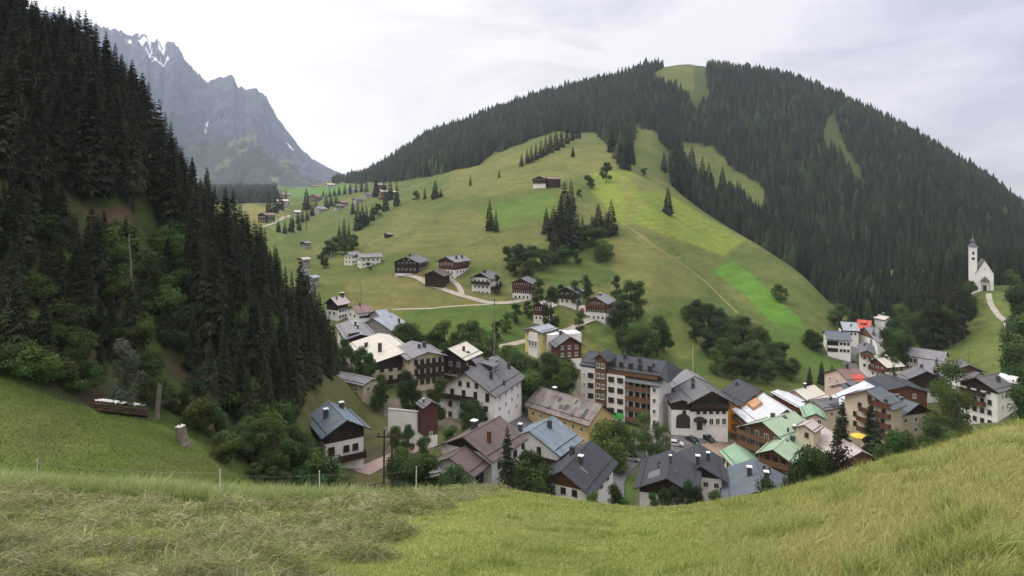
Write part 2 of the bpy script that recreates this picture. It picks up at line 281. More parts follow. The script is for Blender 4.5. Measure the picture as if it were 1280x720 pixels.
# one section through the land per line: near meadow, its crest, foot of the slope, valley, hills, ridges, beyond
PROF = {
 -700: [Z_(7,-4.4),P_(24,585),Z_(44,-17),Z_(54,-14),Z_(66,-3),Z_(150,60),Z_(230,70),Z_(330,60),Z_(600,50),Z_(900,60),Z_(1700,90),Z_(2600,60)],
 -300: [Z_(7,-4.4),P_(25,592),Z_(42,-19),Z_(50,-18),Z_(62,-9),Z_(150,52),Z_(230,60),Z_(330,50),Z_(600,40),Z_(900,50),Z_(1700,80),Z_(2600,60)],
 0:    [Z_(7,-4.5),P_(27,607),Z_(42,-21),P_(50,602),P_(62,474),P_(150,70),Z_(220,45),Z_(330,30),Z_(600,20),Z_(900,25),Z_(1700,50),Z_(2600,40)],
 130:  [Z_(7,-4.5),P_(26,615),Z_(43,-23),P_(52,606),P_(69,517),P_(155,118),Z_(215,25),Z_(330,0),Z_(600,0),Z_(900,10),Z_(1700,40),Z_(2600,40)],
 250:  [Z_(7,-4.55),P_(26,625),Z_(44,-25),P_(55,614),P_(75,556),P_(160,290),Z_(215,-22),Z_(330,-30),P_(600,268),P_(900,258),P_(1700,240),Z_(2600,60)],
 330:  [Z_(7,-4.55),P_(27,630),Z_(46,-28),P_(62,622),P_(82,598),P_(165,362),Z_(215,-38),Z_(330,-35),P_(600,263),P_(900,256),P_(1700,237),Z_(2600,60)],
 385:  [Z_(7,-4.55),P_(28,630),Z_(52,-33),Z_(75,-40),Z_(100,-45),P_(150,432),Z_(200,-52),P_(330,338),P_(600,276),P_(900,255),P_(1700,236),Z_(2600,60)],
 420:  [Z_(7,-4.55),P_(28,628),Z_(56,-36),Z_(85,-46.5),Z_(112,-49),P_(140,480),Z_(195,-53),P_(330,334),P_(600,266),P_(900,250),P_(1700,228),Z_(2600,30)],
 470:  [Z_(7,-4.55),P_(28,625),Z_(58,-37),Z_(90,-49),Z_(120,-51),Z_(150,-52.5),Z_(205,-53),P_(320,332),P_(590,253),P_(850,240),P_(1550,212),Z_(2300,20)],
 540:  [Z_(7,-4.55),P_(29,618),Z_(60,-37),Z_(95,-50),Z_(125,-52),Z_(165,-53),Z_(205,-53),P_(300,331),P_(560,233),P_(780,214),P_(1350,178),Z_(2000,20)],
 600:  [Z_(7,-4.55),P_(29,614),Z_(60,-37),Z_(95,-52),Z_(130,-53),Z_(165,-54),Z_(205,-52),P_(300,328),P_(600,208),P_(800,192),P_(1280,158),Z_(1900,30)],
 700:  [Z_(7,-4.55),P_(30,624),Z_(62,-39),Z_(98,-56),Z_(130,-58.5),Z_(175,-59),Z_(205,-54),P_(300,322),P_(620,182),P_(800,166),P_(1220,123),Z_(1800,60)],
 770:  [Z_(7,-4.5),P_(30,636),Z_(62,-41),Z_(98,-58),Z_(130,-61),Z_(180,-62.5),Z_(212,-57),P_(305,322),P_(600,180),P_(780,160),P_(1180,102),Z_(1800,80)],
 810:  [Z_(7,-4.4),P_(30,640),Z_(62,-41),Z_(98,-59),Z_(130,-62),Z_(185,-63.5),Z_(215,-58),P_(305,325),P_(560,200),P_(680,176),P_(1160,92),Z_(1800,80)],
 850:  [Z_(7,-4.3),P_(29,639),Z_(62,-41),Z_(98,-60),Z_(130,-63),Z_(190,-64),Z_(222,-60),P_(305,345),P_(480,246),P_(570,238),P_(1150,85),Z_(1800,90)],
 920:  [Z_(7,-4.15),P_(28,630),Z_(62,-40),Z_(98,-61),Z_(130,-65),Z_(190,-66),Z_(225,-63),P_(290,385),P_(430,290),P_(500,288),P_(1150,91),Z_(1800,80)],
 1000: [Z_(7,-3.95),P_(27,614),Z_(60,-38),Z_(98,-61),Z_(130,-66),Z_(190,-67),Z_(230,-65),P_(275,408),P_(360,343),P_(430,342),P_(1100,109),Z_(1700,60)],
 1050: [Z_(6.5,-3.7),P_(26,600),Z_(58,-36),Z_(98,-60),Z_(130,-66),Z_(190,-67.5),Z_(235,-66),P_(270,428),P_(315,390),P_(390,378),P_(1080,129),Z_(1600,50)],
 1100: [Z_(6.5,-3.6),P_(26,583),Z_(58,-34),Z_(98,-59),Z_(130,-65.5),Z_(190,-68),Z_(240,-67),P_(275,432),P_(315,402),P_(390,372),P_(1050,153),Z_(1600,30)],
 1180: [Z_(6,-3.2),P_(25,562),Z_(57,-31),Z_(98,-57),Z_(130,-64.5),Z_(190,-66),Z_(235,-64),P_(275,418),P_(318,382),P_(400,345),P_(1000,198),Z_(1500,0)],
 1235: [Z_(6,-3.0),P_(25,546),Z_(56,-29),Z_(98,-55),Z_(130,-62),Z_(180,-61),Z_(225,-57),P_(272,400),P_(316,361),P_(350,359),P_(960,232),Z_(1500,-10)],
 1300: [Z_(5.5,-2.9),P_(24,531),Z_(54,-26),Z_(90,-48),Z_(130,-58),Z_(175,-56),Z_(225,-50),P_(272,385),P_(318,358),P_(360,350),P_(920,275),Z_(1500,-20)],
 1500: [Z_(5,-2.4),P_(22,475),Z_(48,-16),Z_(80,-30),Z_(130,-45),Z_(175,-45),Z_(225,-40),Z_(272,-35),Z_(318,-30),Z_(360,-25),P_(820,310),Z_(1400,-30)],
 1900: [Z_(4.5,-1.6),P_(20,420),Z_(44,-12),Z_(74,-24),Z_(120,-36),Z_(170,-36),Z_(225,-30),Z_(272,-28),Z_(318,-25),Z_(360,-20),P_(720,290),Z_(1300,-30)],
}
pxk = np.array(sorted(PROF)); uk = (pxk-CX)/F
KY = np.array([[0.6]+[k[0] for k in PROF[p]]+[6300] for p in pxk], float)
KZ = np.array([[-1.6-0.42*0.6+0.1*0.6*max(0, (p-CX)/F)]+[k[1] for k in PROF[p]]+[0.0] for p in pxk], float)
US = np.concatenate([np.linspace(-1.9, -0.92, 60, endpoint=False), np.linspace(-0.92, 0.92, 780), np.linspace(0.92, 1.75, 51)[1:]])
YS = np.concatenate([np.geomspace(0.6, 40, 110, endpoint=False), np.geomspace(40, 700, 430, endpoint=False), np.geomspace(700, 2600, 150, endpoint=False), np.geomspace(2600, 6300, 14)])
LY = np.log(YS)
ZG = np.zeros((len(US), len(YS)))
_ky = np.array([pchip(uk, KY[:, j], US) for j in range(KY.shape[1])]).T
_kz = np.array([pchip(uk, KZ[:, j], US) for j in range(KZ.shape[1])]).T
for i in range(len(US)): ZG[i] = pchip(_ky[i], _kz[i], YS)
XX = US[:, None]*YS[None, :]; YY = np.broadcast_to(YS[None, :], XX.shape)
amp = np.interp(YS, [0.5, 3, 30, 60, 120, 230, 400, 700, 2000, 9000], [0, 0.05, 0.15, 0.5, 0.35, 0.6, 1.6, 4, 10, 10])[None, :]
ZG = ZG+amp*(fbm(XX/14, YY/14, 3, 3)*0.5+fbm(XX/55, YY/55, 5, 3)*1.4)+np.interp(YS, [300, 700, 1200], [0, 8, 26])[None, :]*fbm(XX/170, YY/170, 9, 3)*(YY < 2600)
RIDGE9 = lambda px: np.interp((np.asarray(px)-CX)/F, uk, KY[:, 9])
def ground(x, Y):
    """height of the land at x, Y (arrays or numbers)"""
    x = np.asarray(x, float); Y = np.clip(np.asarray(Y, float), YS[0], YS[-1]); u = np.clip(x/Y, US[0], US[-1])
    i = np.clip(np.searchsorted(US, u)-1, 0, len(US)-2); j = np.clip(np.searchsorted(YS, Y)-1, 0, len(YS)-2)
    a = (u-US[i])/(US[i+1]-US[i]); b = (Y-YS[j])/(YS[j+1]-YS[j])
    return (ZG[i, j]*(1-a)+ZG[i+1, j]*a)*(1-b)+(ZG[i, j+1]*(1-a)+ZG[i+1, j+1]*a)*b
_yy = np.geomspace(1.5, 3000, 3000)
def hit(px, py, ymin=35.0, ymax=3000.0, lift=0.0):
    """first point of the land seen at this place in the photo, beyond ymin"""
    yy = _yy[(_yy >= ymin) & (_yy <= ymax)]; u = (px-CX)/F; d = (YH-py)/F*yy-ground(u*yy, yy)-lift
    k = np.nonzero(d <= 0)[0]
    Y = yy[k[0]] if len(k) else yy[np.argmin(d/yy)]
    if len(k) and k[0] > 0:
        a, b = d[k[0]-1], d[k[0]]; Y = yy[k[0]-1]+(yy[k[0]]-yy[k[0]-1])*a/(a-b)
    return Vector((u*Y, Y, float(ground(u*Y, Y))))
def at(px, Y): x = (px-CX)/F*Y; return Vector((x, Y, float(ground(x, Y))))
def inpoly(px, py, poly):
    r = np.zeros(px.shape, bool); n = len(poly)
    for i in range(n):
        (x0, y0), (x1, y1) = poly[i], poly[(i+1) % n]
        if y0 == y1: continue
        r ^= ((y0 > py) != (y1 > py)) & (px < (x1-x0)*(py-y0)/(y1-y0)+x0)
    return r
def zline(pts): xs, ys = zip(*pts); return lambda px: np.interp(px, xs, ys)
# lower edge of the ridge forest on the left half of the hill, as (px,py)
EDGE = zline([(300, 246), (430, 229), (497, 228), (536, 221), (560, 214), (599, 207), (605, 198), (630, 186), (653, 178), (692, 163), (715, 168), (741, 166), (770, 190), (783, 214), (790, 214)])
MEADOWS = [  # clearings in the forest beyond the spur
 ([(791, 157), (821, 165), (836, 190), (838, 236), (815, 225), (787, 215)], 400),
 ([(852, 178), (889, 183), (918, 212), (956, 236), (961, 264), (940, 258), (915, 240), (897, 254), (873, 226), (857, 204)], 430),
 ([(811, 98), (838, 79), (884, 78), (884, 126), (870, 137), (846, 112)], 700),
 ([(1043, 133), (1030, 160), (1030, 185), (1049, 193), (1062, 224), (1074, 236), (1080, 219), (1057, 184), (1047, 152)], 600),
 ([(1080, 338), (1160, 338), (1158, 359), (1090, 359)], 360)]
def forest_mask(px, py, Y):
    j1 = (fbm(px/11, py/11, 21, 3))*14; j2 = (fbm(px/11, py/11, 31, 3))*10
    m = (px < 790) & (px > 415) & (Y > 480) & (py < EDGE(px+j1)+j2*0.4)
    m |= (px > 60) & (px < 346+j1*1.5) & (Y > 930) & (Y < 2350)
    m |= (px >= 787) & (Y > RIDGE9(px)+14) & (Y < 2600)
    m |= (px > 1060) & (px < 1205) & (Y > 283) & (py < 418+j2)
    m &= ~inpoly(px+j1*0.5, py+j2*0.5, [(1195, 460), (1216, 400), (1216, 368), (1234, 356), (1262, 356), (1268, 380), (1262, 420), (1258, 470)])
    for p, ym in MEADOWS: m &= ~(inpoly(px+j1*0.6, py+j2*0.6, p) & (Y > ym))
    return m
PXG = US[:, None]*F+CX+0*YY; PYG = YH-ZG/YY*F
FORESTG = forest_mask(PXG, PYG, YY)
def build_ground():
    col = np.zeros(XX.shape+(3,))
    px, py, Y = PXG, PYG, YY
    n1 = fbm(XX/40, Y/40, 41, 4); n2 = fbm(XX/7, Y/7, 51, 4); jx = fbm(XX/9, Y/9, 61, 3)*np.clip(600/Y, 1, 8); jy = fbm(XX/9, Y/9, 71, 3)*np.clip(300/Y, 0.6, 4)
    def paint(mask, c, w=1.0):
        w = w*np.ones(mask.shape); col[mask] = col[mask]*(1-w[mask])[:, None]+np.array(c)*w[mask][:, None]
    def poly(pts, c, ymin, ymax=3000, w=1.0, k=1.0):
        xs, ys = zip(*pts); bb = (px > min(xs)-12) & (px < max(xs)+12) & (py > min(ys)-12) & (py < max(ys)+12) & (Y >= ymin) & (Y < ymax)
        a, b = (px+jx*k)[bb], (py+jy*k)[bb]; s = 2.4*min(k, 1.0); acc = np.zeros(a.shape)
        for t in range(8): acc += inpoly(a+s*math.cos(t*.785)*(1+.5*(t % 2)), b+.6*s*math.sin(t*.785)*(1+.5*(t % 2)), pts)
        acc = (acc/8*w)[:, None]; col[bb] = col[bb]*(1-acc)+np.array(c)*acc
    col[:] = (0.092, 0.117, 0.036)
    hill = (Y > 200) & (px > 330)
    paint(hill & (n1 > 0.03), (0.122, 0.132, 0.050), np.clip((n1-0.03)*6, 0, 0.8))
    paint(hill & (n1 < -0.06), (0.076, 0.114, 0.034), np.clip((-n1-0.06)*6, 0, 0.8))
    paint(Y < 45, (0.22, 0.26, 0.075))
    paint((Y >= 38) & (Y < 95) & (px < 420), (0.095, 0.135, 0.034))
    poly([(0, 500), (80, 510), (120, 560), (60, 580), (0, 570)], (0.12, 0.135, 0.05), 45, 90, 0.6)
    poly([(150, 575), (260, 565), (330, 600), (200, 602)], (0.115, 0.13, 0.05), 45, 90, 0.6)
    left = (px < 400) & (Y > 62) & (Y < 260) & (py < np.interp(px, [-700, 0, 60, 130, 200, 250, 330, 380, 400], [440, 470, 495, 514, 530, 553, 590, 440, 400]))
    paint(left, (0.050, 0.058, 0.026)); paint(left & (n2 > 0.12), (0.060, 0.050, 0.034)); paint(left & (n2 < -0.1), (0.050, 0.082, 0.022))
    poly([(105, 262), (165, 255), (170, 300), (120, 305)], (0.11, 0.075, 0.052), 80, 250, 0.8, 0.5)
    poly([(280, 380), (310, 370), (320, 420), (290, 440)], (0.085, 0.066, 0.048), 80, 250, 0.6, 0.5)
    nose = (px > 376) & (px < 480) & (Y > 108) & (Y < 172); paint(nose, (0.105, 0.112, 0.046)); paint(nose & (n2 > 0.05), (0.10, 0.085, 0.055))
    vill = (Y > 60) & (Y < 200) & (px > 440) & ~nose & (px < 1200); paint(vill, (0.085, 0.110, 0.036)); paint(vill & (n2 > 0.06), (0.15, 0.14, 0.115))
    paint((Y > 40) & (Y < 100) & (px > 380), (0.09, 0.125, 0.036))
    # fields and patches that differ on the hill
    poly([(432, 352), (475, 342), (560, 352), (640, 378), (500, 388), (440, 388)], (0.142, 0.140, 0.052), 225, 330, 0.85, 0.6)
    poly([(500, 389), (640, 380), (660, 400), (640, 430), (520, 430)], (0.068, 0.115, 0.028), 205, 300, 0.9, 0.6)
    poly([(470, 285), (560, 262), (640, 262), (700, 300), (600, 330), (500, 315)], (0.130, 0.134, 0.050), 250, 560, 0.6, 2)
    poly([(560, 215), (690, 178), (780, 190), (770, 210), (640, 240), (560, 250)], (0.136, 0.146, 0.050), 400, 800, 0.7, 2)
    poly([(596, 262), (680, 240), (700, 248), (690, 268), (620, 290)], (0.088, 0.155, 0.034), 300, 700, 0.75, 2)
    poly([(740, 215), (790, 214), (850, 250), (930, 300), (905, 320), (800, 282), (775, 280), (740, 240)], (0.155, 0.205, 0.040), 250, 650, 0.9, 1)
    poly([(786, 222), (800, 222), (830, 238), (800, 240)], (0.14, 0.135, 0.065), 250, 650, 0.8, 1)
    poly([(892, 338), (915, 326), (935, 340), (1000, 398), (1008, 420), (975, 415), (935, 372)], (0.085, 0.185, 0.028), 230, 460, 0.9, 0.4)
    poly([(760, 300), (800, 290), (870, 345), (885, 372), (790, 372), (745, 345)], (0.140, 0.150, 0.052), 240, 460, 0.7, 1)
    poly([(690, 300), (755, 300), (770, 350), (720, 368), (660, 345)], (0.068, 0.105, 0.030), 240, 460, 0.85, 1.5)
    poly([(735, 395), (850, 385), (870, 440), (960, 400), (1050, 420), (1050, 470), (980, 470), (840, 470), (740, 430)], (0.072, 0.120, 0.029), 195, 300, 0.85, 1)
    poly([(830, 400), (860, 390), (880, 430), (850, 460), (830, 440)], (0.13, 0.150, 0.050), 195, 300, 0.6, 1)
    poly([(345, 262), (305, 253), (300, 270), (330, 285), (365, 272)], (0.175, 0.170, 0.062), 420, 900, 0.9, 0.5)
    poly([(356, 236), (440, 230), (432, 243), (365, 247)], (0.090, 0.180, 0.045), 900, 1700, 0.95, 0.4)
    poly([(330, 275), (366, 268), (380, 285), (350, 300)], (0.11, 0.165, 0.05), 300, 800, 0.7, 0.4)
    poly([(1200, 445), (1218, 400), (1222, 370), (1262, 366), (1262, 420), (1258, 470)], (0.105, 0.135, 0.040), 200, 340, 1, 0.4)
    # tracks worn into the turf
    def track(pts, wpx, c, ymin, ymax, w=0.8):
        d = np.full(px.shape, 1e9)
        for (x0, y0), (x1, y1) in zip(pts[:-1], pts[1:]):
            t = np.clip(((px-x0)*(x1-x0)+(py-y0)*(y1-y0))/((x1-x0)**2+(y1-y0)**2), 0, 1); d = np.minimum(d, np.hypot(px-x0-t*(x1-x0), py-y0-t*(y1-y0)))
        paint((d < wpx) & (Y > ymin) & (Y < ymax), c, w)
    track([(777, 222), (784, 238), (788, 258), (780, 280)], 3.0, (0.19, 0.165, 0.075), 250, 600, 0.6)
    track([(806, 252), (795, 265), (778, 281)], 2.5, (0.19, 0.17, 0.075), 250, 600, 0.5)
    track([(750, 317), (850, 322)], 1.3, (0.16, 0.16, 0.06), 240, 460, 0.7)
    track([(520, 300), (580, 310), (640, 285), (700, 280)], 1.2, (0.085, 0.10, 0.035), 240, 560, 0.5)
    ct = np.sin(2*np.pi*(ZG/2.6+fbm(XX/30, Y/30, 47, 3)*3.0)); hm = hill & (Y < 900) & (Y > 215)
    col[hm] *= (1+0.15*np.clip(ct[hm], -.2, 1)*np.clip(0.5+n1[hm]*3, 0, 1))[:, None]*(1+0.42*n2[hm])[:, None]
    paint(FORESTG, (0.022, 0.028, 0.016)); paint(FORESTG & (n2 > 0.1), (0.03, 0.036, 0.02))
    cl = inpoly(px+jx*0.6, py+jy*0.6, MEADOWS[3][0]) & (Y > 600); paint(cl, (0.068, 0.092, 0.034))
    cl = inpoly(px+jx, py+jy, MEADOWS[2][0]) & (Y > 700) & ((py > 112) | (px > 868)); paint(cl, (0.06, 0.085, 0.032))
    # paved places in the village
    poly([(858, 560), (900, 545), (935, 556), (935, 590), (880, 590)], (0.36, 0.265, 0.23), 120, 220, 1, 0.1)
    poly([(760, 540), (840, 535), (880, 545), (860, 575), (815, 582), (800, 560)], (0.17, 0.165, 0.165), 120, 220, 1, 0.1)
    poly([(630, 500), (665, 500), (668, 535), (640, 545), (610, 520)], (0.21, 0.20, 0.19), 120, 220, 1, 0.2)
    poly([(752, 530), (775, 545), (770, 620), (800, 640), (775, 640), (745, 560)], (0.2, 0.195, 0.19), 95, 220, 0.0, 0.2)
    poly([(756, 566), (800, 560), (832, 566), (812, 582), (775, 592), (760, 600)], (0.072, 0.118, 0.034), 105, 200, 1, 0.1)
    poly([(770, 600), (800, 590), (800, 622), (775, 625)], (0.072, 0.118, 0.034), 98, 160, 1, 0.1)
    nI, nJ = XX.shape
    V = np.stack([XX, YY, ZG], -1).reshape(-1, 3)
    idx = np.arange(nI*nJ).reshape(nI, nJ)
    Fq = np.stack([idx[:-1, :-1], idx[1:, :-1], idx[1:, 1:], idx[:-1, 1:]], -1).reshape(-1, 4)
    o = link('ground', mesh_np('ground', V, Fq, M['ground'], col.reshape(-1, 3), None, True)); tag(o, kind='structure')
    # the slope goes on behind and to both sides of the camera
    n = 60; xs = np.sort(np.concatenate([np.linspace(-110, 110, 221), [US[0]*0.6, US[-1]*0.6]])); 
    ys = np.concatenate([np.linspace(-60, 0.6, 50), np.geomspace(0.7, 60, 60)]); X2, Y2 = np.meshgrid(xs, ys, indexing='ij')
    z0 = -1.6-0.42*0.6; Z2 = z0+(0.6-Y2)*0.36+0.02*np.abs(X2)*np.clip(-Y2, 0, 1)+np.clip(np.abs(X2)-1.2, 0, None)*0.0
    fr = Y2 > 0.6; out = (X2/np.maximum(Y2, .01) > US[-1]*.985) | (X2/np.maximum(Y2, .01) < US[0]*.985); zg = ground(X2, Y2); Z2[fr] = np.where(out, zg+.02, np.where((X2/np.maximum(Y2, .01) > US[-1]*.70) | (X2/np.maximum(Y2, .01) < US[0]*.70), zg-np.clip(.02*Y2, .008, .12), zg-1.5))[fr]
    bk = ~fr; Z2[bk] = (ground(X2, Y2*0+.6)+(0.6-Y2)*0.36)[bk]
    i2 = np.arange(X2.size).reshape(X2.shape)
    F2 = np.stack([i2[:-1, :-1], i2[1:, :-1], i2[1:, 1:], i2[:-1, 1:]], -1).reshape(-1, 4)
    o = link('meadow_slope', mesh_np('meadow_slope', np.stack([X2, Y2, Z2], -1).reshape(-1, 3), F2, M['ground'], np.tile((0.22, 0.26, 0.075), (X2.size, 1)), None, True)); tag(o, kind='structure')
build_ground()

# ------------------------------------------------------------------ the rocky mountain at the head of the valley
def build_mountain():
    sky = [(-900, -60), (-500, -150), (-200, -60), (0, 5), (60, 12), (128, 34), (140, 38), (150, 38), (158, 44), (165, 46), (170, 44), (177, 41), (183, 46), (188, 55), (192, 51), (197, 50), (201, 56), (205, 60), (209, 54), (213, 53), (218, 55), (224, 62), (230, 72), (236, 80), (243, 90), (252, 96), (260, 103), (268, 101), (275, 97), (282, 94), (289, 95), (294, 101), (298, 108), (305, 111), (309, 110), (315, 112), (321, 112), (328, 115), (333, 122), (340, 136), (350, 152), (360, 164), (372, 180), (390, 197), (410, 208), (425, 214), (436, 219), (470, 236), (540, 250), (640, 262)]
    xs, ys = zip(*sky); px = np.concatenate([np.linspace(-900, 90, 120, endpoint=False), np.linspace(90, 470, 520), np.linspace(472, 640, 40)])
    t = np.linspace(0, 1, 260)
    top = np.interp(px, xs, ys)
    PX, T = np.meshgrid(px, t, indexing='ij'); TOP = np.interp(PX, xs, ys)-np.clip(1-np.abs(2*vnoise(PX/5.5, PX*0+3.3, 87)-1)-.35, 0, 1)*7*np.clip((PX-90)/40, 0, 1)*np.clip((430-PX)/120, 0, 1)+2.0
    Yb, Yt = 2450.0, 4400.0
    Y = Yb+(Yt-Yb)*T
    TOP = TOP+0.0; zt = (YH-TOP)/F*Yt; zb = (YH-251)/F*Yb
    prof = 0.55*T**1.5+0.45*np.clip((T-0.35)/0.65, 0, 1)**1.15
    Zm = zb+(zt-zb)*prof
    X = (PX-CX)/F*Y
    def ridged(a, b, s): return 1-np.abs(2*vnoise(a, b, s)-1)
    hgt = np.clip((zt-zb)/900, 0, 1.3); env = np.sin(np.pi*np.clip(T, 0, 1))**0.7
    wx = X+fbm(X/300, Y/300, 81, 3)*220
    d = (ridged(wx/230, Y/900, 82)-0.5)*150+(ridged(wx/95, Y/500, 83)-0.5)*80+(ridged(wx/40, Y/120, 84)-0.5)*62+fbm(X/18, Y/18, 85, 3)*34
    Zm = Zm+d*env*hgt*np.clip(T*1.8-0.2, 0.08, 1)
    Zm = np.minimum(Zm, (YH-(TOP+(1-T)*34))/F*Y); Zm[:, -1] = (YH-TOP[:, -1])/F*Yt
    # colours: bare rock above, forest with grassy clearings below, old snow in the gullies
    n1 = fbm(X/260, Y/260, 91, 4); n2 = fbm(X/70, Y/70, 92, 4); py = YH-Zm/Y*F
    rel = prof
    col = np.zeros(X.shape+(3,)); col[:] = (0.066, 0.080, 0.112)  # rock tinted blue, part of the distant haze put into its colour
    rk = np.clip(0.5+n2*1.6, 0, 1)[..., None]; col = col*(0.7+0.6*rk)
    line = 0.36+n1*0.34+n2*0.2
    fo = rel < line; col[fo] = (0.030, 0.046, 0.030)
    mead = (rel < line+0.04) & (n1+0.5*n2 > 0.19); col[mead] = (0.075, 0.105, 0.05)
    for p in ([(282, 172), (320, 163), (322, 182), (290, 190)], [(283, 197), (294, 200), (290, 212), (282, 208)], [(330, 212), (345, 218), (352, 232), (340, 226)], [(345, 196), (370, 192), (372, 206), (350, 205)]):
        col[inpoly(PX+n2*40, py+n2*40, p)] = (0.10, 0.135, 0.065)
    sn = (inpoly(PX+n2*22, py+n2*22, [(170, 48), (182, 46), (192, 60), (188, 70), (178, 58)]) | inpoly(PX+n2*22, py+n2*22, [(184, 70), (200, 72), (215, 74), (205, 78), (188, 78)]) | inpoly(PX+n2*16, py+n2*22, [(200, 58), (208, 60), (212, 76), (204, 70)])
          | inpoly(PX+n2*6, py, [(255, 166), (257, 168), (260, 152), (258, 153)]) | inpoly(PX+n2*12, py+n2*12, [(150, 42), (160, 46), (166, 56), (156, 50)]) | inpoly(PX+n2*4, py, [(358, 178), (362, 184), (370, 190), (362, 181)]))
    sn &= (vnoise(X/22, Y/60, 95)+0.5*vnoise(X/9, Y/20, 96)) > 0.62
    col[sn] = (0.85, 0.86, 0.88)
    # far side
    Yf = np.full((len(px), 1), 6200.0); Zf = np.full((len(px), 1), 0.0); Xf = (px[:, None]-CX)/F*Yf
    X = np.concatenate([X, Xf], 1); Y = np.concatenate([Y, Yf], 1); Zm = np.concatenate([Zm, Zf], 1); col = np.concatenate([col, col[:, -1:]], 1)
    X = np.concatenate([X[:, :1], X], 1); Y = np.concatenate([Y[:, :1]-1, Y], 1); Zm = np.concatenate([Zm[:, :1]*0-120, Zm], 1); col = np.concatenate([col[:, :1], col], 1)
    idx = np.arange(X.size).reshape(X.shape)
    Fq = np.stack([idx[:-1, :-1], idx[1:, :-1], idx[1:, 1:], idx[:-1, 1:]], -1).reshape(-1, 4)
    m, n, l, b = new_mat('mountain_rock'); a = n.new('ShaderNodeAttribute'); a.attribute_name = 'Col'
    tc = n.new('ShaderNodeTexCoord'); f = noise(n, l, tc.outputs['Object'], 0.02, 8, 0.7, 0.3, 0.7)
    c = mix(n, l, mix(n, l, a.outputs['Color'], 0.7, 1.0, 'MULTIPLY'), mix(n, l, a.outputs['Color'], 1.3, 1.0, 'MULTIPLY'), f); l.new(c, b.inputs['Base Color'])
    b.inputs['Roughness'].default_value = 0.95; b.inputs['Specular IOR Level'].default_value = 0.1
    o = link('mountain', mesh_np('mountain', np.stack([X, Y, Zm], -1).reshape(-1, 3), Fq, m, col.reshape(-1, 3), None, True)); tag(o, kind='structure')
build_mountain()

# ------------------------------------------------------------------ trees: shapes shared by many
def spruce_arrays(seed, whorls, nb, spread=0.17, low=0.05, gap=0.0, detail=True):
    """branches of a spruce of height 1: drooping sprays in whorls round the stem"""
    g = np.random.default_rng(seed)
    t = np.repeat((np.arange(whorls)+g.uniform(0, .8, whorls))/whorls, nb); k = len(t)
    ang = g.uniform(0, 2*np.pi, k); z0 = low+(0.985-low)*t
    prof = (1-t)**0.82*np.clip(0.55+t*4, 0, 1)
    L = spread*prof*g.uniform(0.6, 1.18, k)+0.006
    if gap: L *= np.where(g.random(k) < gap, 0.35, 1)
    slope = -0.55+1.15*t**1.5+g.normal(0, 0.10, k)
    d = np.stack([np.cos(ang), np.sin(ang), 0*ang], 1); s = np.stack([-np.sin(ang), np.cos(ang), 0*ang], 1); zz = np.array([0, 0, 1.0])
    def P(f, side=0, dz=0): return d*(L*f)[:, None]+s*(L*side)[:, None]+zz*(z0+L*(slope*f+0.16*np.sin(np.pi*f)*1.0+dz))[:, None]
    tris = []
    def tri(a, b, c, sh): tris.append((a, b, c, sh))
    o = np.ones(k)
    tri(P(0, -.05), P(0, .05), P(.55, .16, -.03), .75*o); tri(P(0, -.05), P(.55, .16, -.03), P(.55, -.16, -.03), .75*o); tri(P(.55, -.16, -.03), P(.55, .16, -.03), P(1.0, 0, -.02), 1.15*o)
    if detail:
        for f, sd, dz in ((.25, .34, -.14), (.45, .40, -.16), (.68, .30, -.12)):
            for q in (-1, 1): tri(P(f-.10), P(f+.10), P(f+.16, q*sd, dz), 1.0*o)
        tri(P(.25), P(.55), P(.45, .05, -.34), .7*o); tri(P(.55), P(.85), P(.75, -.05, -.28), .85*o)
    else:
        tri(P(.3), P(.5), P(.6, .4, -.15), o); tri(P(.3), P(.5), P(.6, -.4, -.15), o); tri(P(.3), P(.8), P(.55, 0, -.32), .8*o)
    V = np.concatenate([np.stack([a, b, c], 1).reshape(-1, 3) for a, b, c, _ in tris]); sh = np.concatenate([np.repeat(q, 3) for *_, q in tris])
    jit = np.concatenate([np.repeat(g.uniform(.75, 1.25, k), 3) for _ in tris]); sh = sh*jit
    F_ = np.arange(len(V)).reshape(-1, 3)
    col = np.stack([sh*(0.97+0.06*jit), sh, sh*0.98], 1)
    return V, F_, col
def cone_arrays(seed, tiers=6, n=7, spread=0.17):
    """a spruce as it reads from half a kilometre: ragged skirts of branches"""
    g = np.random.default_rng(seed); V = []; Fc = []
    for i in range(tiers):
        t0 = 0.04+0.92*i/tiers; t1 = min(1.0, t0+1.75/tiers); r = spread*(1-t0)**0.85
        a0 = g.uniform(0, 6.28); top = len(V); V.append((g.normal(0, .006), g.normal(0, .006), t1 if i < tiers-1 else 1.0))
        ring = []
        for k in range(2*n):
            a = a0+math.pi*k/n+g.normal(0, .12); rr = r*(g.uniform(.85, 1.2) if k % 2 == 0 else g.uniform(.4, .65)); zz = t0-(0.03 if k % 2 == 0 else -0.035)+g.normal(0, .012)
            ring.append(len(V)); V.append((rr*math.cos(a), rr*math.sin(a), zz))
        for k in range(2*n): Fc.append((top, ring[k], ring[(k+1) % (2*n)]))
    return np.array(V), np.array(Fc)
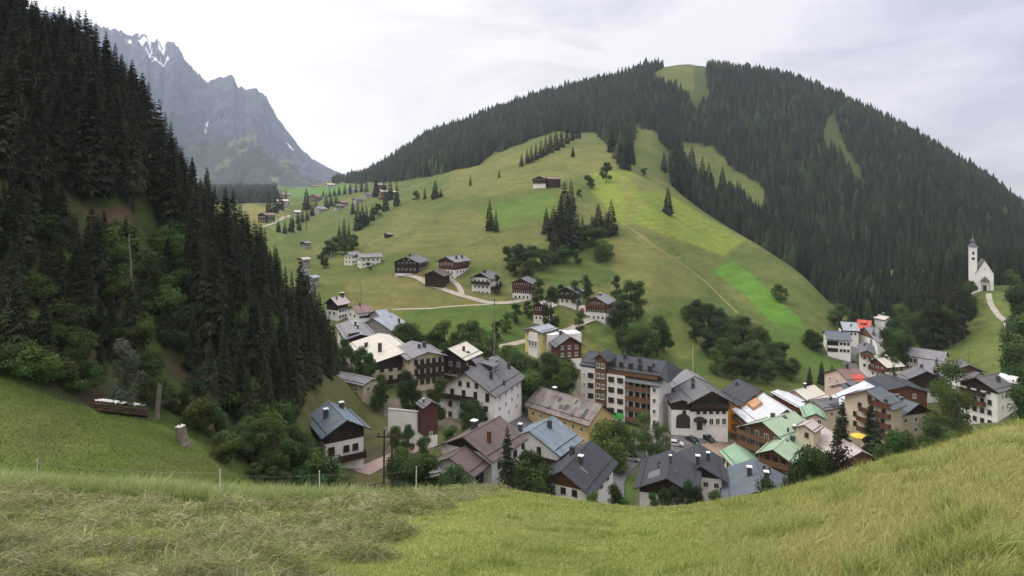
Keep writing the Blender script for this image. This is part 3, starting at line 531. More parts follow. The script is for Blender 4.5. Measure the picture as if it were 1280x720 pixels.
def leafy_arrays(seed, n=2600, lobes=9, w=0.42, h0=0.22, leaf=0.030, form='round'):
    """crown of a broadleaved tree of height 1 made of separate leaf sprays on uneven boughs"""
    g = np.random.default_rng(seed); cs = []; rs = []
    for i in range(lobes):
        a = g.uniform(0, 6.28); zz = g.uniform(0, 1)
        if form == 'column': wr = w*(0.55+0.45*math.sin(math.pi*min(1, zz*0.9+0.12))); rad = g.uniform(.16, .24)*w*2
        else: wr = w*math.sin(math.pi*(0.18+0.72*zz))**0.8; rad = g.uniform(.17, .30)*w*1.6
        q = wr*g.uniform(.35, .80); cs.append((q*math.cos(a), q*math.sin(a), h0+(1-h0)*(0.10+0.80*zz))); rs.append(rad)
    cs = np.array(cs); rs = np.array(rs)
    li = g.choice(lobes, n, p=rs**2/np.sum(rs**2)); v = g.normal(size=(n, 3)); v /= np.linalg.norm(v, axis=1)[:, None]
    rad = rs[li]*np.where(g.random(n) < .8, g.uniform(.78, 1.10, n), g.uniform(.2, .8, n))
    bump = 1+0.30*np.sin(v[:, 0]*7+li*2)*np.sin(v[:, 1]*6+li)+0.15*np.sin(v[:, 2]*11+li)
    c = cs[li]+v*(rad*bump)[:, None]*np.array([1, 1, 0.85])
    nrm = v+g.normal(0, .55, (n, 3)); nrm /= np.linalg.norm(nrm, axis=1)[:, None]
    a = np.cross(nrm, g.normal(size=(n, 3))); a /= np.linalg.norm(a, axis=1)[:, None]; b = np.cross(nrm, a)
    sz = leaf*g.uniform(.6, 1.5, n)[:, None]
    Q = np.stack([c-a*sz*.9, c-b*sz*.55+a*sz*.1, c+a*sz, c+b*sz*.6], 1)
    keep = c[:, 2] > 0.02; Q = Q[keep]; li = li[keep]
    lob = g.uniform(.78, 1.22, lobes)
    sh = np.repeat(lob[li]*g.uniform(.7, 1.3, len(li)), 4); hue = np.repeat(g.uniform(.9, 1.15, lobes)[li], 4)
    return Q.reshape(-1, 3), np.arange(len(Q)*4).reshape(-1, 4), np.stack([sh*hue, sh, sh*.95], 1), cs
def trunk_mb(r0, h, seed=0, limbs=None, z0=-0.02):
    g = random.Random(seed); mb = MB(); pts = [(g.uniform(-.004, .004)*i, g.uniform(-.004, .004)*i, z0+(h-z0)*i/5) for i in range(6)]
    mb.tube(pts, [r0*(1.25 if i == 0 else 1-0.17*i) for i in range(6)], 7)
    if limbs is not None:
        for c in limbs:
            s = 0.35+0.4*g.random(); p = (0, 0, h*s); mid = tuple((p[i]*.5+c[i]*.5)+(0.02 if i == 2 else 0) for i in range(3))
            mb.tube([p, mid, tuple(c)], [r0*.55, r0*.32, r0*.12], 5)
    return mb
SPR = []; SPRM = []; LEAF = {}; CROWN_W = {}
for i in range(5):
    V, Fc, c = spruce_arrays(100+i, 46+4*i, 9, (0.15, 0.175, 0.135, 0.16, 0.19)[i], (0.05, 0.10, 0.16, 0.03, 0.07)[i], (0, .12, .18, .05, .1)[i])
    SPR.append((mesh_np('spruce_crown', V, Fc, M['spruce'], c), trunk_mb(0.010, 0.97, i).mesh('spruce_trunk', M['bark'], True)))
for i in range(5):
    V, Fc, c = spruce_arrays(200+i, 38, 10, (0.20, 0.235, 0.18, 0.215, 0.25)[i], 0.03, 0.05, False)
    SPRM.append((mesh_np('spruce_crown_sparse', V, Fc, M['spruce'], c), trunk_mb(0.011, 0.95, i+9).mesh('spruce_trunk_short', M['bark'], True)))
def make_leafy(key, mat, trunk_h, r0, limbs=True, **kw):
    V, Fc, c, cs = leafy_arrays(**kw)
    LEAF.setdefault(key, []).append((mesh_np(key+'_crown', V, Fc, M[mat], c), trunk_mb(r0, trunk_h, len(V), cs if limbs else None).mesh(key+'_trunk', M['bark'], True)))
for i in range(4): make_leafy('round', ('leaf', 'leafdark', 'leafdark', 'leaf')[i], 0.6, 0.020, seed=300+i, n=12000, lobes=17, w=0.29, h0=0.09, leaf=0.0130)
for i in range(3): make_leafy('column', ('leafdark', 'leafdark', 'leaf')[i], 0.8, 0.016, seed=320+i, n=8000, lobes=16, w=0.21, h0=0.07, leaf=0.0115, form='column')
for i in range(4): make_leafy('bush', ('leaf', 'leafdark', 'leaf', 'leafdark')[i], 0.4, 0.022, seed=340+i, n=5500, lobes=11, w=0.50, h0=0.0, leaf=0.025)
for i in range(2): make_leafy('small', ('leafdark', 'leaf')[i], 0.5, 0.02, seed=360+i, n=700, lobes=7, w=0.42, h0=0.06, leaf=0.05)
make_leafy('silver', 'silverleaf', 0.8, 0.014, seed=371, n=6000, lobes=13, w=0.24, h0=0.05, leaf=0.015, form='column')
make_leafy('copper', 'leafpurple', 0.6, 0.018, seed=372, n=7000, lobes=13, w=0.30, h0=0.10, leaf=0.015)
for i in range(2): make_leafy('birch', 'leaf', 0.92, 0.010, seed=380+i, n=7000, lobes=16, w=0.25, h0=0.07, leaf=0.0115, form='column')
_rot = random.Random(5)
def tree(name, pair, p, h, label, cat='tree', group=None, wide=1.0, parts=True, sink=0.25):
    """one tree standing at p, h metres tall: trunk and crown"""
    a = _rot.uniform(0, 6.28)
    if parts:
        r = empty(name, (p.x, p.y, p.z-sink)); r.rotation_euler.z = a; r.scale = (h*wide, h*wide, h)
        link('crown', pair[0], r); link('trunk', pair[1], r)
    else:
        r = link(name, pair[0]); r.location = (p.x, p.y, p.z-sink); r.rotation_euler.z = a; r.scale = (h*wide, h*wide, h)
    tag(r, label, cat, group); return r

# ------------------------------------------------------------------ the forest that covers the far ridges: one mass
def build_forest():
    V0 = [cone_arrays(400+i, 5, 6, s) for i, s in enumerate((0.17, 0.20, 0.15, 0.18, 0.16, 0.34))]+[cone_arrays(440+i, 10, 8, s) for i, s in enumerate((0.16, 0.19, 0.14, 0.17, 0.15, 0.34))]
    g = np.random.default_rng(5)
    pts = []
    for y0, y1, sp in ((265, 420, 4.0), (420, 620, 4.6), (620, 900, 5.2), (900, 1350, 6.2), (1350, 1900, 9.5)):
        xs = np.arange(-0.9*y1, 0.98*y1, sp); ys = np.arange(y0, y1, sp); X, Y = np.meshgrid(xs, ys)
        X = X+g.uniform(-.5, .5, X.shape)*sp; Y = Y+g.uniform(-.5, .5, Y.shape)*sp; X = X.ravel(); Y = Y.ravel()
        k = (np.abs(X/Y) < 0.95); X = X[k]; Y = Y[k]; Z = ground(X, Y); px = X/Y*F+CX; py = YH-Z/Y*F
        m = forest_mask(px, py, Y) & (px > -200)
        # ragged gaps and the light clearing
        m &= ~((fbm(X/35, Y/35, 15, 3) > 0.16) & (g.random(len(X)) < .75))
        pts.append(np.stack([X[m], Y[m], Z[m]], 1))
    # woods along the valley sides beyond the near ridge, left
    P = np.concatenate(pts)
    top = (P[:, 1] > 1000) 
    n = len(P); h = np.clip(g.normal(15.0, 3.8, n), 6, 25); kind = g.integers(0, 11, n)//2+np.where(P[:, 1] < 640, 6, 0); rot = g.uniform(0, 6.28, n)
    val = np.clip(g.normal(1, .32, n), .45, 2.0)*np.where(kind % 6 == 5, 1.6, 1)*(1+0.9*fbm(P[:, 0]/90, P[:, 1]/90, 77, 3)); warm = g.random(n) < .10
    VV = []; FF = []; CC = []; off = 0
    for k, (v, f) in enumerate(V0):
        q = np.nonzero(kind == k)[0]
        c, s = np.cos(rot[q]), np.sin(rot[q]); w = h[q]*g.uniform(.85, 1.3, len(q))
        X = (v[None, :, 0]*c[:, None]-v[None, :, 1]*s[:, None])*w[:, None]+P[q, 0][:, None]
        Y = (v[None, :, 0]*s[:, None]+v[None, :, 1]*c[:, None])*w[:, None]+P[q, 1][:, None]
        Z = v[None, :, 2]*h[q][:, None]+P[q, 2][:, None]-0.6
        VV.append(np.stack([X, Y, Z], -1).reshape(-1, 3)); FF.append((f[None]+(np.arange(len(q))*len(v))[:, None, None]).reshape(-1, 3)+off); off += len(q)*len(v)
        cc = np.stack([val[q]*np.where(warm[q], 1.5, 1.0), val[q]*np.where(warm[q], 1.45, 1.0), val[q]], 1); CC.append(np.repeat(cc, len(v), 0))
    print('FOREST trees', n)
    o = link('spruce_forest', mesh_np('spruce_forest', np.concatenate(VV), np.concatenate(FF), M['farspruce'], np.concatenate(CC)))
    tag(o, 'dark spruce forest covering the ridges and the mountain behind the meadow hill', 'forest', None, 'stuff')
build_forest()

# ------------------------------------------------------------------ spruces of the steep slope on the left
def build_left_forest():
    g = random.Random(21); n = 0
    lab = 'dark spruce among the dense stand on the steep slope left of the village'
    grp = 'spruces of the steep left slope'
    cands = []
    for i in range(4200):
        Y = g.uniform(76, 190); px = g.uniform(-70, 418); p = at(px, Y); py = YH-p.z/Y*F
        cands.append((px, Y, p, py))
    taken = []
    clearing = [(30, 300), (90, 268), (140, 255), (205, 290), (235, 330), (245, 420), (210, 500), (140, 500), (60, 470), (30, 420)]
    for px, Y, p, py in cands:
        if n >= 235: break
        if px > 372 and not (py < 470 and Y > 120 and Y < 175 and px < 405): continue
        low = np.interp(px, [-70, 0, 40, 70, 215, 235, 300, 340, 380, 400], [420, 395, 350, 300, 300, 440, 505, 545, 500, 440])
        top = np.interp(px, [-70, 120, 250, 330, 380, 400], [-200, -100, 60, 150, 200, 300])
        if py > low: continue
        if bool(inpoly(np.array([px]), np.array([py]), clearing)[0]) and g.random() < .97: continue
        d = 3.6 if px > 215 else 3.2
        if any((p.x-q.x)**2+(p.y-q.y)**2 < d*d for q in taken): continue
        taken.append(p); n += 1
        h = g.uniform(17, 25)*np.interp(px, [0, 200, 320, 400], [1.08, 1.0, .88, .62])
        sil = np.interp(px+g.uniform(-6, 6), [-70, 0, 30, 60, 100, 118, 128, 150, 168, 185, 200, 214, 222, 240, 262, 290, 330, 350, 375, 400], [-120, -60, -20, 2, 6, 14, 32, 54, 74, 92, 96, 124, 160, 184, 200, 234, 264, 300, 325, 345])+abs(g.gauss(0, 8))
        h = min(h, (YH-sil)/F*Y-p.z)
        if h < 7: continue
        if g.random() < .12: h *= .6
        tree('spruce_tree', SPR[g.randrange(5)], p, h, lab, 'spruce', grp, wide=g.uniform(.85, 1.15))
    # the stand runs out along the nose above the blue grey roofed chalet
    for px, Y, top in ((376, 150, 318), (384, 150, 335), (392, 152, 345), (399, 150, 362), (388, 142, 356), (380, 138, 330), (405, 150, 380), (411, 150, 388), (417, 152, 398), (396, 140, 372), (404, 140, 392), (385, 132, 372), (374, 130, 340), (392, 130, 400), (378, 122, 396), (412, 140, 408), (368, 118, 388), (356, 112, 400), (340, 104, 420), (322, 98, 440), (300, 92, 420), (280, 90, 400), (262, 88, 418), (310, 90, 455), (335, 96, 450), (352, 104, 436), (366, 110, 430)):
        p = at(px, Y); h = min(24, (YH-top)/F*Y-p.z); tree('spruce_tree', SPR[g.randrange(5)], p, h, lab, 'spruce', grp, wide=g.uniform(.85, 1.05))
    lab2 = 'slim young conifer growing up in the old clearing of the steep left slope'
    for i in range(54):
        px = g.uniform(-10, 245); py = g.uniform(285, 470); p = hit(px, py, 66, 190)
        if p.y > 175: continue
        tree('young_conifer', SPR[g.randrange(5)], p, g.uniform(5, 11), lab2, 'conifer', 'young conifers of the left clearing', wide=g.uniform(1.0, 1.5))
    print('LEFT spruces', n)
build_left_forest()

def trees_at(rows, name, key, label, cat, group, seed=1, parts=True, ymin=35.0):
    """rows of (px, base py, height px, width factor[, Y]) read off the photo; each stands on the land there"""
    g = random.Random(seed); src = {'spruce': SPR, 'spruce_far': SPRM}.get(key) or LEAF[key]; out = []
    for r in rows:
        px, py, hp, wd = r[:4]; p = at(px, r[4]) if len(r) > 4 else hit(px, py, ymin)
        h = (YH-(py-hp))/F*p.y-p.z+0.2
        if h > 27 or h < 1.5: print('TREE?', label[:40], r, round(h, 1))
        h = min(max(h, 1.0), 30)
        out.append(tree(name, src[g.randrange(len(src))], p, h, label, cat, group, wd, parts))
    return out
# conifers standing on the meadow hill, row by row from the valley up
G1 = 'spruces dotted over the meadow hill'
trees_at([(612, 288, 42, 1.0), (620, 290, 30, .9)], 'spruce_tree', 'spruce_far', 'spruce of the close pair on the hill meadow left of the big clump', 'spruce', 'pair of spruces on the hill', 2)
trees_at([(683, 292, 34, 1.10), (692, 300, 44, 1.22), (700, 298, 52, 1.22), (706, 285, 60, 1.22), (714, 268, 46, 1.22), (697, 318, 45, 1.34), (708, 318, 52, 1.34), (716, 312, 56, 1.34), (722, 305, 40, 1.22), (748, 292, 40, 1.34), (740, 296, 30, 1.34), (764, 293, 46, 1.34), (757, 296, 34, 1.34), (690, 325, 30, 1.34), (728, 300, 30, 1.22)], 'spruce_tree', 'spruce_far', 'tall spruce in the big hillside clump above the red fronted chalet', 'spruce', 'spruces of the hillside clump', 3)
trees_at([(835, 268, 37, 1.1)], 'spruce_tree', 'spruce_far', 'lone spruce standing on the bright green spur of the hill', 'spruce', None, 4)
trees_at([(716, 196, 14, 1.1), (588, 232, 15, 1.0), (624, 222, 12, 1.1)], 'spruce_tree', 'spruce_far', 'small single spruce out on the open upper meadow', 'spruce', 'small single spruces on the upper meadow', 5, False)
trees_at([(652, 208, 17, 1.1), (659, 204, 20, 1.1), (664, 203, 22, 1.1), (670, 200, 24, 1.1), (676, 197, 24, 1.1), (682, 194, 26, 1.1), (688, 191, 26, 1.1), (695, 188, 26, 1.1), (702, 184, 26, 1.1), (709, 180, 26, 1.1), (716, 176, 26, 1.1), (723, 173, 26, 1.1)], 'spruce_tree', 'spruce_far', 'spruce in the slanting row that runs up the meadow to the forest', 'spruce', 'slanting row of spruces', 6, False)
trees_at([(775, 205, 30, 1.2), (779, 210, 30, 1.2), (784, 212, 28, 1.2), (790, 205, 30, 1.2), (770, 196, 28, 1.2), (765, 190, 28, 1.2)], 'spruce_tree', 'spruce_far', 'spruce in the tongue of forest ending at the top of the spur', 'spruce', 'spruces of the forest tongue', 7, False)
trees_at([(830, 215, 26, 1.1), (846, 240, 45, 1.2), (852, 230, 46, 1.2), (858, 228, 40, 1.2), (865, 215, 34, 1.2), (878, 228, 38, 1.2), (886, 235, 40, 1.2), (890, 250, 36, 1.1), (903, 240, 34, 1.1), (843, 215, 34, 1.2), (849, 205, 36, 1.2), (912, 255, 30, 1.1), (925, 262, 34, 1.1), (936, 272, 34, 1.1)], 'spruce_tree', 'spruce_far', 'spruce scattered on the sunlit pasture behind the spur', 'spruce', 'spruces on the pasture behind the spur', 8, False, 500)
trees_at([(447, 288, 38, 1.0), (453, 284, 30, 1.0), (430, 302, 32, .95), (436, 300, 24, .9), (424, 302, 22, 1.0), (465, 276, 20, 1.2), (458, 282, 26, 1.1), (496, 258, 34, 1.0), (482, 264, 28, 1.0), (441, 268, 20, 1.)], 'spruce_tree', 'spruce_far', 'dark spruce in the row that climbs the left edge of the hill meadow', 'spruce', 'spruces along the left edge of the hill', 9)
trees_at([(544, 248, 24, 1.3), (531, 249, 16, 1.0), (551, 246, 12, 1.4)], 'spruce_tree', 'spruce_far', 'dark spruce by the old wall at the left of the upper meadow', 'spruce', 'spruces by the old wall', 10, False)
trees_at([(405, 335, 24, 1.1), (416, 318, 26, 1.2), (433, 318, 30, 1.3), (441, 312, 22, 1.2), (408, 322, 18, 1.3), (424, 312, 24, 1.2)], 'round_tree', 'round', 'round bushy tree in the row above the white farmhouse pair', 'tree', 'round trees above the white farm', 11)
trees_at([(738, 236, 24, 1.0), (758, 228, 26, 1.0), (724, 246, 10, 1.3), (805, 220, 12, 1.3)], 'round_tree', 'round', 'round broadleaf tree alone on the grass near the red and dark farm', 'tree', 'round trees by the upper farm', 12)
trees_at([(520, 252, 14, 1.1), (472, 272, 18, 1.2)], 'round_tree', 'round', 'small rounded tree on the left shoulder of the hill', 'tree', 'rounded trees on the hill shoulder', 13)
trees_at([(636, 330, 24, 1.4), (650, 334, 34, 1.3), (664, 336, 30, 1.4), (678, 338, 28, 1.4), (643, 345, 24, 1.5), (660, 348, 28, 1.4), (690, 330, 26, 1.4), (730, 310, 30, 1.4), (745, 308, 34, 1.3), (758, 325, 36, 1.2), (750, 328, 26, 1.2), (722, 330, 20, 1.4), (705, 330, 24, 1.3)], 'broadleaf_tree', 'round', 'bushy broadleaf tree in the dark thicket on the hillside', 'tree', 'thicket on the hillside', 14)
trees_at([(770, 372, 30, 1.0, 262), (789, 405, 58, 1.0), (797, 400, 52, 1.1), (778, 404, 40, 1.0), (731, 372, 30, 1.2), (736, 374, 26, 1.2)], 'column_tree', 'column', 'tall narrow tree standing beside the red fronted chalet', 'tree', 'tall trees by the red fronted chalet', 15)
trees_at([(775, 420, 44, 1.2), (790, 445, 50, 1.2), (808, 447, 62, 1.1), (822, 445, 52, 1.1), (800, 452, 46, 1.2), (830, 440, 34, 1.2), (780, 440, 36, 1.2)], 'broadleaf_tree', 'round', 'dense broadleaf tree in the clump behind the white hotel', 'tree', 'clump behind the white hotel', 16)
trees_at([(860, 402, 28, 1.3), (872, 410, 36, 1.2), (886, 420, 42, 1.2), (900, 428, 44, 1.2), (914, 436, 46, 1.2), (928, 440, 46, 1.2), (944, 446, 44, 1.2), (958, 450, 42, 1.2), (885, 445, 40, 1.2), (905, 455, 44, 1.2), (925, 460, 42, 1.2), (945, 466, 42, 1.2), (965, 462, 36, 1.2), (980, 470, 34, 1.2), (870, 428, 34, 1.2), (895, 468, 34, 1.2), (915, 474, 34, 1.2), (938, 478, 34, 1.2), (960, 480, 34, 1.2), (975, 452, 30, 1.3), (990, 476, 30, 1.2)], 'broadleaf_tree', 'round', 'dense broadleaf tree in the grove on the slope behind the green roofed hotel', 'tree', 'grove behind the green roofed hotel', 17)
trees_at([(1027, 480, 30, 1.1), (1040, 485, 32, 1.1), (1012, 482, 26, 1.1)], 'spruce_tree', 'spruce_far', 'dark spruce left of the pink house', 'spruce', 'spruces by the pink house', 18)
trees_at([(976, 378, 24, 1.3), (970, 372, 16, 1.4)], 'broadleaf_tree', 'round', 'small bushy tree alone on the right flank of the meadow hill', 'tree', 'bushy trees on the right flank', 19)
# valley floor
trees_at([(452, 470, 44, .7, 172), (463, 480, 40, .7, 166), (440, 470, 36, .7, 170), (430, 462, 40, .7, 168), (612, 470, 30, .8, 176), (676, 462, 22, .8, 182), (508, 440, 52, 1.1, 205), (520, 446, 40, 1.1, 205), (556, 436, 40, 1.2, 212), (572, 438, 36, 1.2, 208), (545, 432, 30, 1.2, 214), (590, 440, 40, 1.2, 204), (600, 446, 46, 1.1, 200), (536, 440, 32, 1.2, 212), (632, 452, 34, .95, 188), (646, 458, 24, .95, 184), (660, 464, 26, .95, 180), (684, 470, 32, .95, 176), (696, 466, 22, .95, 180), (707, 470, 24, .95, 180), (640, 440, 20, 1.0, 200), (616, 446, 34, 1.0, 202), (672, 480, 36, .95, 168), (655, 480, 38, .95, 166), (700, 480, 32, 1.0, 174), (668, 472, 30, .9, 174)], 'broadleaf_tree', 'round', 'dark broadleaf tree in the belt between the village roofs and the hill', 'tree', 'tree belt behind the village', 20)
trees_at([(634, 604, 76, .95, 104)], 'spruce_tree', 'spruce', 'dark narrow spruce standing between the brown roofed and the blue roofed house', 'spruce', None, 21)
trees_at([(793, 576, 44, .8), (806, 572, 64, .75), (820, 578, 56, .75), (829, 574, 46, .75)], 'street_tree', 'birch', 'bright green slender tree on the lawn in front of the white hotel', 'tree', 'slender trees before the white hotel', 22)
trees_at([(507, 500, 38, .8, 152), (472, 498, 32, .9, 154), (545, 508, 40, .8, 144), (588, 535, 34, .8, 136), (562, 538, 16, 1., 134), (494, 548, 26, .7, 127), (510, 550, 20, .8, 126), (530, 560, 20, .8, 122), (478, 500, 26, .9, 158), (516, 506, 30, .8, 150)], 'garden_tree', 'round', 'leafy garden tree between the large cream roof and the brown roofed house', 'tree', 'garden trees in the middle of the village', 23)
trees_at([(510, 604, 60, 1.0, 104), (522, 608, 54, 1.1, 100), (498, 590, 40, 1.0, 110), (570, 612, 36, 1.3, 98)], 'garden_tree', 'round', 'leafy tree growing behind the dark lattice pylon', 'tree', 'trees by the pylon', 24)
trees_at([(1053, 560, 66, 1.0, 142), (1046, 566, 50, 1.0, 140), (1088, 564, 72, .85, 138), (1096, 566, 60, .9, 136)], 'spruce_tree', 'spruce', 'tall dark spruce in front of the blue roofed guest house', 'spruce', 'spruces before the blue roofed guest house', 25)
trees_at([(988, 612, 40, 1.0, 108), (980, 614, 22, 1.1, 106)], 'spruce_tree', 'spruce', 'small bluish spruce below the green roofs', 'spruce', 'small spruces below the green roofs', 26)
trees_at([(1004, 612, 56, .72, 112), (1016, 612, 56, .72, 110), (1026, 604, 44, .7, 112)], 'broadleaf_tree', 'round', 'dense green tree hiding the corner of the green roofed hotel', 'tree', 'dense trees by the green roofs', 27)
trees_at([(1035, 598, 52, .75, 112)], 'copper_tree', 'copper', 'dark purple leaved tree beside the dense green tree', 'tree', None, 28)
trees_at([(1110, 574, 44, .7, 134), (1122, 578, 40, .65, 132), (1136, 572, 34, .7, 134), (1150, 566, 26, .75, 138), (1164, 566, 38, .7, 140), (1104, 582, 22, .75, 124), (1206, 546, 26, .8, 142), (1120, 586, 22, .8, 122), (1148, 572, 24, .8, 128)], 'broadleaf_tree', 'round', 'full green tree in the row behind the crest of the near meadow', 'tree', 'trees behind the right meadow crest', 29)
trees_at([(1186, 556, 110, .8, 160), (1177, 552, 88, .75, 158), (1196, 554, 78, .75, 155)], 'birch_tree', 'birch', 'tall airy light green birch in front of the right hand houses', 'birch', 'tall birches at the right', 30)
trees_at([(1171, 470, 26, 1.1, 205), (1117, 476, 24, 1.2, 200), (1092, 420, 12, 1.0, 262)], 'spruce_tree', 'spruce_far', 'dark conifer among the houses at the right end of the village', 'spruce', 'conifers among the right hand houses', 31)
trees_at([(1108, 442, 34, .7, 232), (1116, 442, 36, .7, 236), (1125, 438, 34, .75, 238), (1116, 424, 26, .8, 258), (1126, 424, 28, .8, 256), (1134, 425, 30, .9, 256), (1130, 408, 30, .9, 275), (1017, 425, 14, 1.4, 255), (1009, 422, 12, 1.4, 258), (1021, 427, 12, 1.3, 254), (1050, 395, 16, 1.3, 285)], 'broadleaf_tree', 'round', 'dark tree beside the grey roofed houses of the upper village', 'tree', 'trees by the upper village', 32)
trees_at([(1150, 425, 44, .75, 262), (1180, 425, 50, .8, 262), (1205, 408, 50, .8, 275), (1190, 400, 46, .8, 288), (1205, 388, 40, .9, 295), (1212, 380, 30, 1., 300), (1140, 415, 34, .9, 275), (1210, 395, 36, .9, 285), (1165, 410, 36, .8, 280)], 'broadleaf_tree', 'round', 'tall dark tree on the wooded bank below the church', 'tree', 'trees on the bank below the church', 33)
trees_at([(1263, 366, 30, 1.0, 316), (1274, 372, 30, 1.0, 310)], 'broadleaf_tree', 'round', 'round light green tree right of the white church', 'tree', 'trees right of the church', 34)
trees_at([(1279, 440, 62, .8, 200), (1276, 462, 66, .8, 188), (1286, 470, 80, .9, 175), (1282, 400, 56, .9, 236), (1290, 516, 60, .9, 140), (1276, 395, 40, .8, 250), (1270, 420, 24, .8, 215)], 'broadleaf_tree', 'round', 'dark tree at the edge of the wood beside the church path', 'tree', 'trees at the right edge of the photo', 35)
trees_at([(1158, 428, 58, 1.1, 262), (1170, 426, 64, 1.1, 260), (1176, 412, 56, 1.1, 280), (1188, 424, 62, 1.1, 264), (1196, 418, 66, 1.1, 268), (1146, 418, 48, 1.1, 275), (1154, 408, 50, 1.1, 288), (1162, 402, 50, 1.1, 292), (1184, 396, 50, 1.1, 294), (1200, 394, 48, 1.1, 292), (1132, 410, 44, 1.1, 280), (1120, 402, 42, 1.1, 288), (1106, 394, 40, 1.1, 296), (1096, 392, 36, 1.1, 300), (1086, 392, 34, 1.1, 302), (1076, 394, 30, 1.1, 300), (1066, 396, 26, 1.1, 296), (1140, 400, 46, 1.1, 296), (1208, 402, 44, 1.1, 284)], 'spruce_tree', 'spruce_far', 'tall spruce mixed among the trees of the bank below the church', 'spruce', 'spruces on the bank below the church', 46)
# left: shrubs and broadleaf growth in the clearing and along its foot
trees_at([(95, 512, 96, .80, 71)], 'round_tree', 'round', 'big round light green tree behind the log pile on the left bank', 'tree', None, 36)
trees_at([(158, 512, 96, .80, 73)], 'silver_tree', 'silver', 'silvery pale green tree between the round tree and the tilted stump', 'tree', None, 37)
g_ = random.Random(40); rows = []
for i in range(72):
    px = g_.uniform(-20, 372); py = g_.uniform(300, 590)
    base = float(np.interp(px, [0, 60, 95, 130, 200, 250, 330, 372], [470, 490, 505, 512, 528, 548, 584, 600]))
    if py > base+4: py = base-g_.uniform(0, 22)
    if px > 240 and py < 480 and g_.random() < .7: continue
    if hit(px, py).y > 185 or (108 < px < 192 and py > 492): continue
    rows.append((px, py, g_.uniform(26, 52), g_.uniform(1.0, 1.5)))
trees_at(rows, 'wild_shrub', 'bush', 'wild green shrub in the undergrowth of the steep left slope', 'shrub', 'shrubs of the left slope', 38)
trees_at([(300, 582, 60, 1.0, 80), (322, 590, 66, 1.0, 82), (345, 604, 62, 1.0, 84), (310, 568, 48, 1.1, 83), (362, 606, 70, 1.0, 86), (285, 560, 30, 1.3, 76), (282, 558, 26, 1.3, 75), (340, 575, 56, 1.1, 88), (378, 605, 50, 1.1, 92), (270, 560, 52, 1.1, 80), (392, 612, 44, 1.2, 92), (250, 545, 44, 1.1, 80), (318, 612, 34, 1.4, 78), (335, 618, 36, 1.4, 78), (355, 622, 34, 1.4, 80)], 'broadleaf_tree', 'round', 'leafy tree at the foot of the left slope beside the mown bank', 'tree', 'leafy trees at the foot of the left slope', 39)
trees_at([(398, 602, 32, 1.2, 98), (412, 606, 22, 1.2, 98), (428, 612, 14, 1.3, 98), (388, 600, 36, 1.3, 94), (374, 610, 30, 1.4, 86), (402, 614, 20, 1.5, 90)], 'garden_bush', 'bush', 'bush in the dark garden below the blue roofed house', 'shrub', 'bushes below the blue roofed house', 40)
trees_at([(830, 634, 26, .7, 110), (842, 630, 24, .7, 111), (858, 632, 36, .7, 112), (870, 630, 28, .7, 113), (770, 632, 30, .7, 104), (780, 636, 20, .9, 104), (815, 636, 22, .7, 108), (962, 622, 26, .9, 108), (740, 630, 20, .8, 106), (676, 612, 18, .8, 104), (893, 632, 22, .7, 114)], 'garden_tree', 'column', 'light green tree beside the black roofed houses behind the near crest', 'tree', 'trees by the black roofed houses', 41)
trees_at([(762, 556, 30, .8, 140), (755, 548, 26, .7, 142), (770, 552, 22, .8, 142), (590, 520, 22, 1., 146), (576, 500, 22, 1., 156), (663, 590, 24, .8, 112), (655, 600, 20, .9, 108)], 'garden_bush', 'bush', 'dark bush on the lawn between the yellow house and the white hotel', 'shrub', 'bushes between yellow house and hotel', 42)
trees_at([(375, 362, 16, 1.2, 300), (1068, 400, 10, 1.3, 290), (720, 372, 24, 1.1, 250), (700, 372, 18, 1.3, 255), (688, 405, 50, .8, 225), (622, 372, 30, .9, 262), (672, 372, 26, 1.2, 252), (724, 408, 22, 1.1, 230), (660, 395, 20, 1.3, 240), (645, 398, 20, 1.4, 236), (632, 408, 20, 1.4, 228), (620, 420, 20, 1.4, 222)], 'column_tree', 'column', 'dark tree beside the chalets on the lane across the hillside', 'tree', 'trees by the hillside chalets', 43)
trees_at([(462, 330, 8, 1.3), (461, 338, 10, 1.2)], 'round_tree', 'small', 'tiny round tree in the meadow below the white farmhouse pair', 'tree', 'tiny round trees', 44, False)
# far valley, left
rows = []
g_ = random.Random(50)
for x, y, h in ((336, 268, 30), (344, 266, 26), (351, 262, 26), (357, 258, 24), (372, 280, 16), (378, 278, 18), (384, 276, 18), (390, 270, 20), (395, 266, 20), (366, 283, 14), (408, 262, 22), (414, 258, 18), (420, 256, 16), (404, 246, 10), (412, 246, 12), (418, 245, 12), (424, 244, 12), (431, 243, 14), (438, 242, 14), (445, 241, 14), (452, 240, 14), (458, 240, 14), (348, 290, 18), (356, 292, 18), (364, 290, 20), (374, 288, 20), (470, 246, 24), (480, 248, 26), (488, 250, 28), (383, 262, 28)): rows.append((x, y, h, 1.2))
trees_at(rows, 'spruce_tree', 'spruce_far', 'small dark spruce of the far hamlet in the valley at the left', 'spruce', 'spruces of the far hamlet', 45, False)

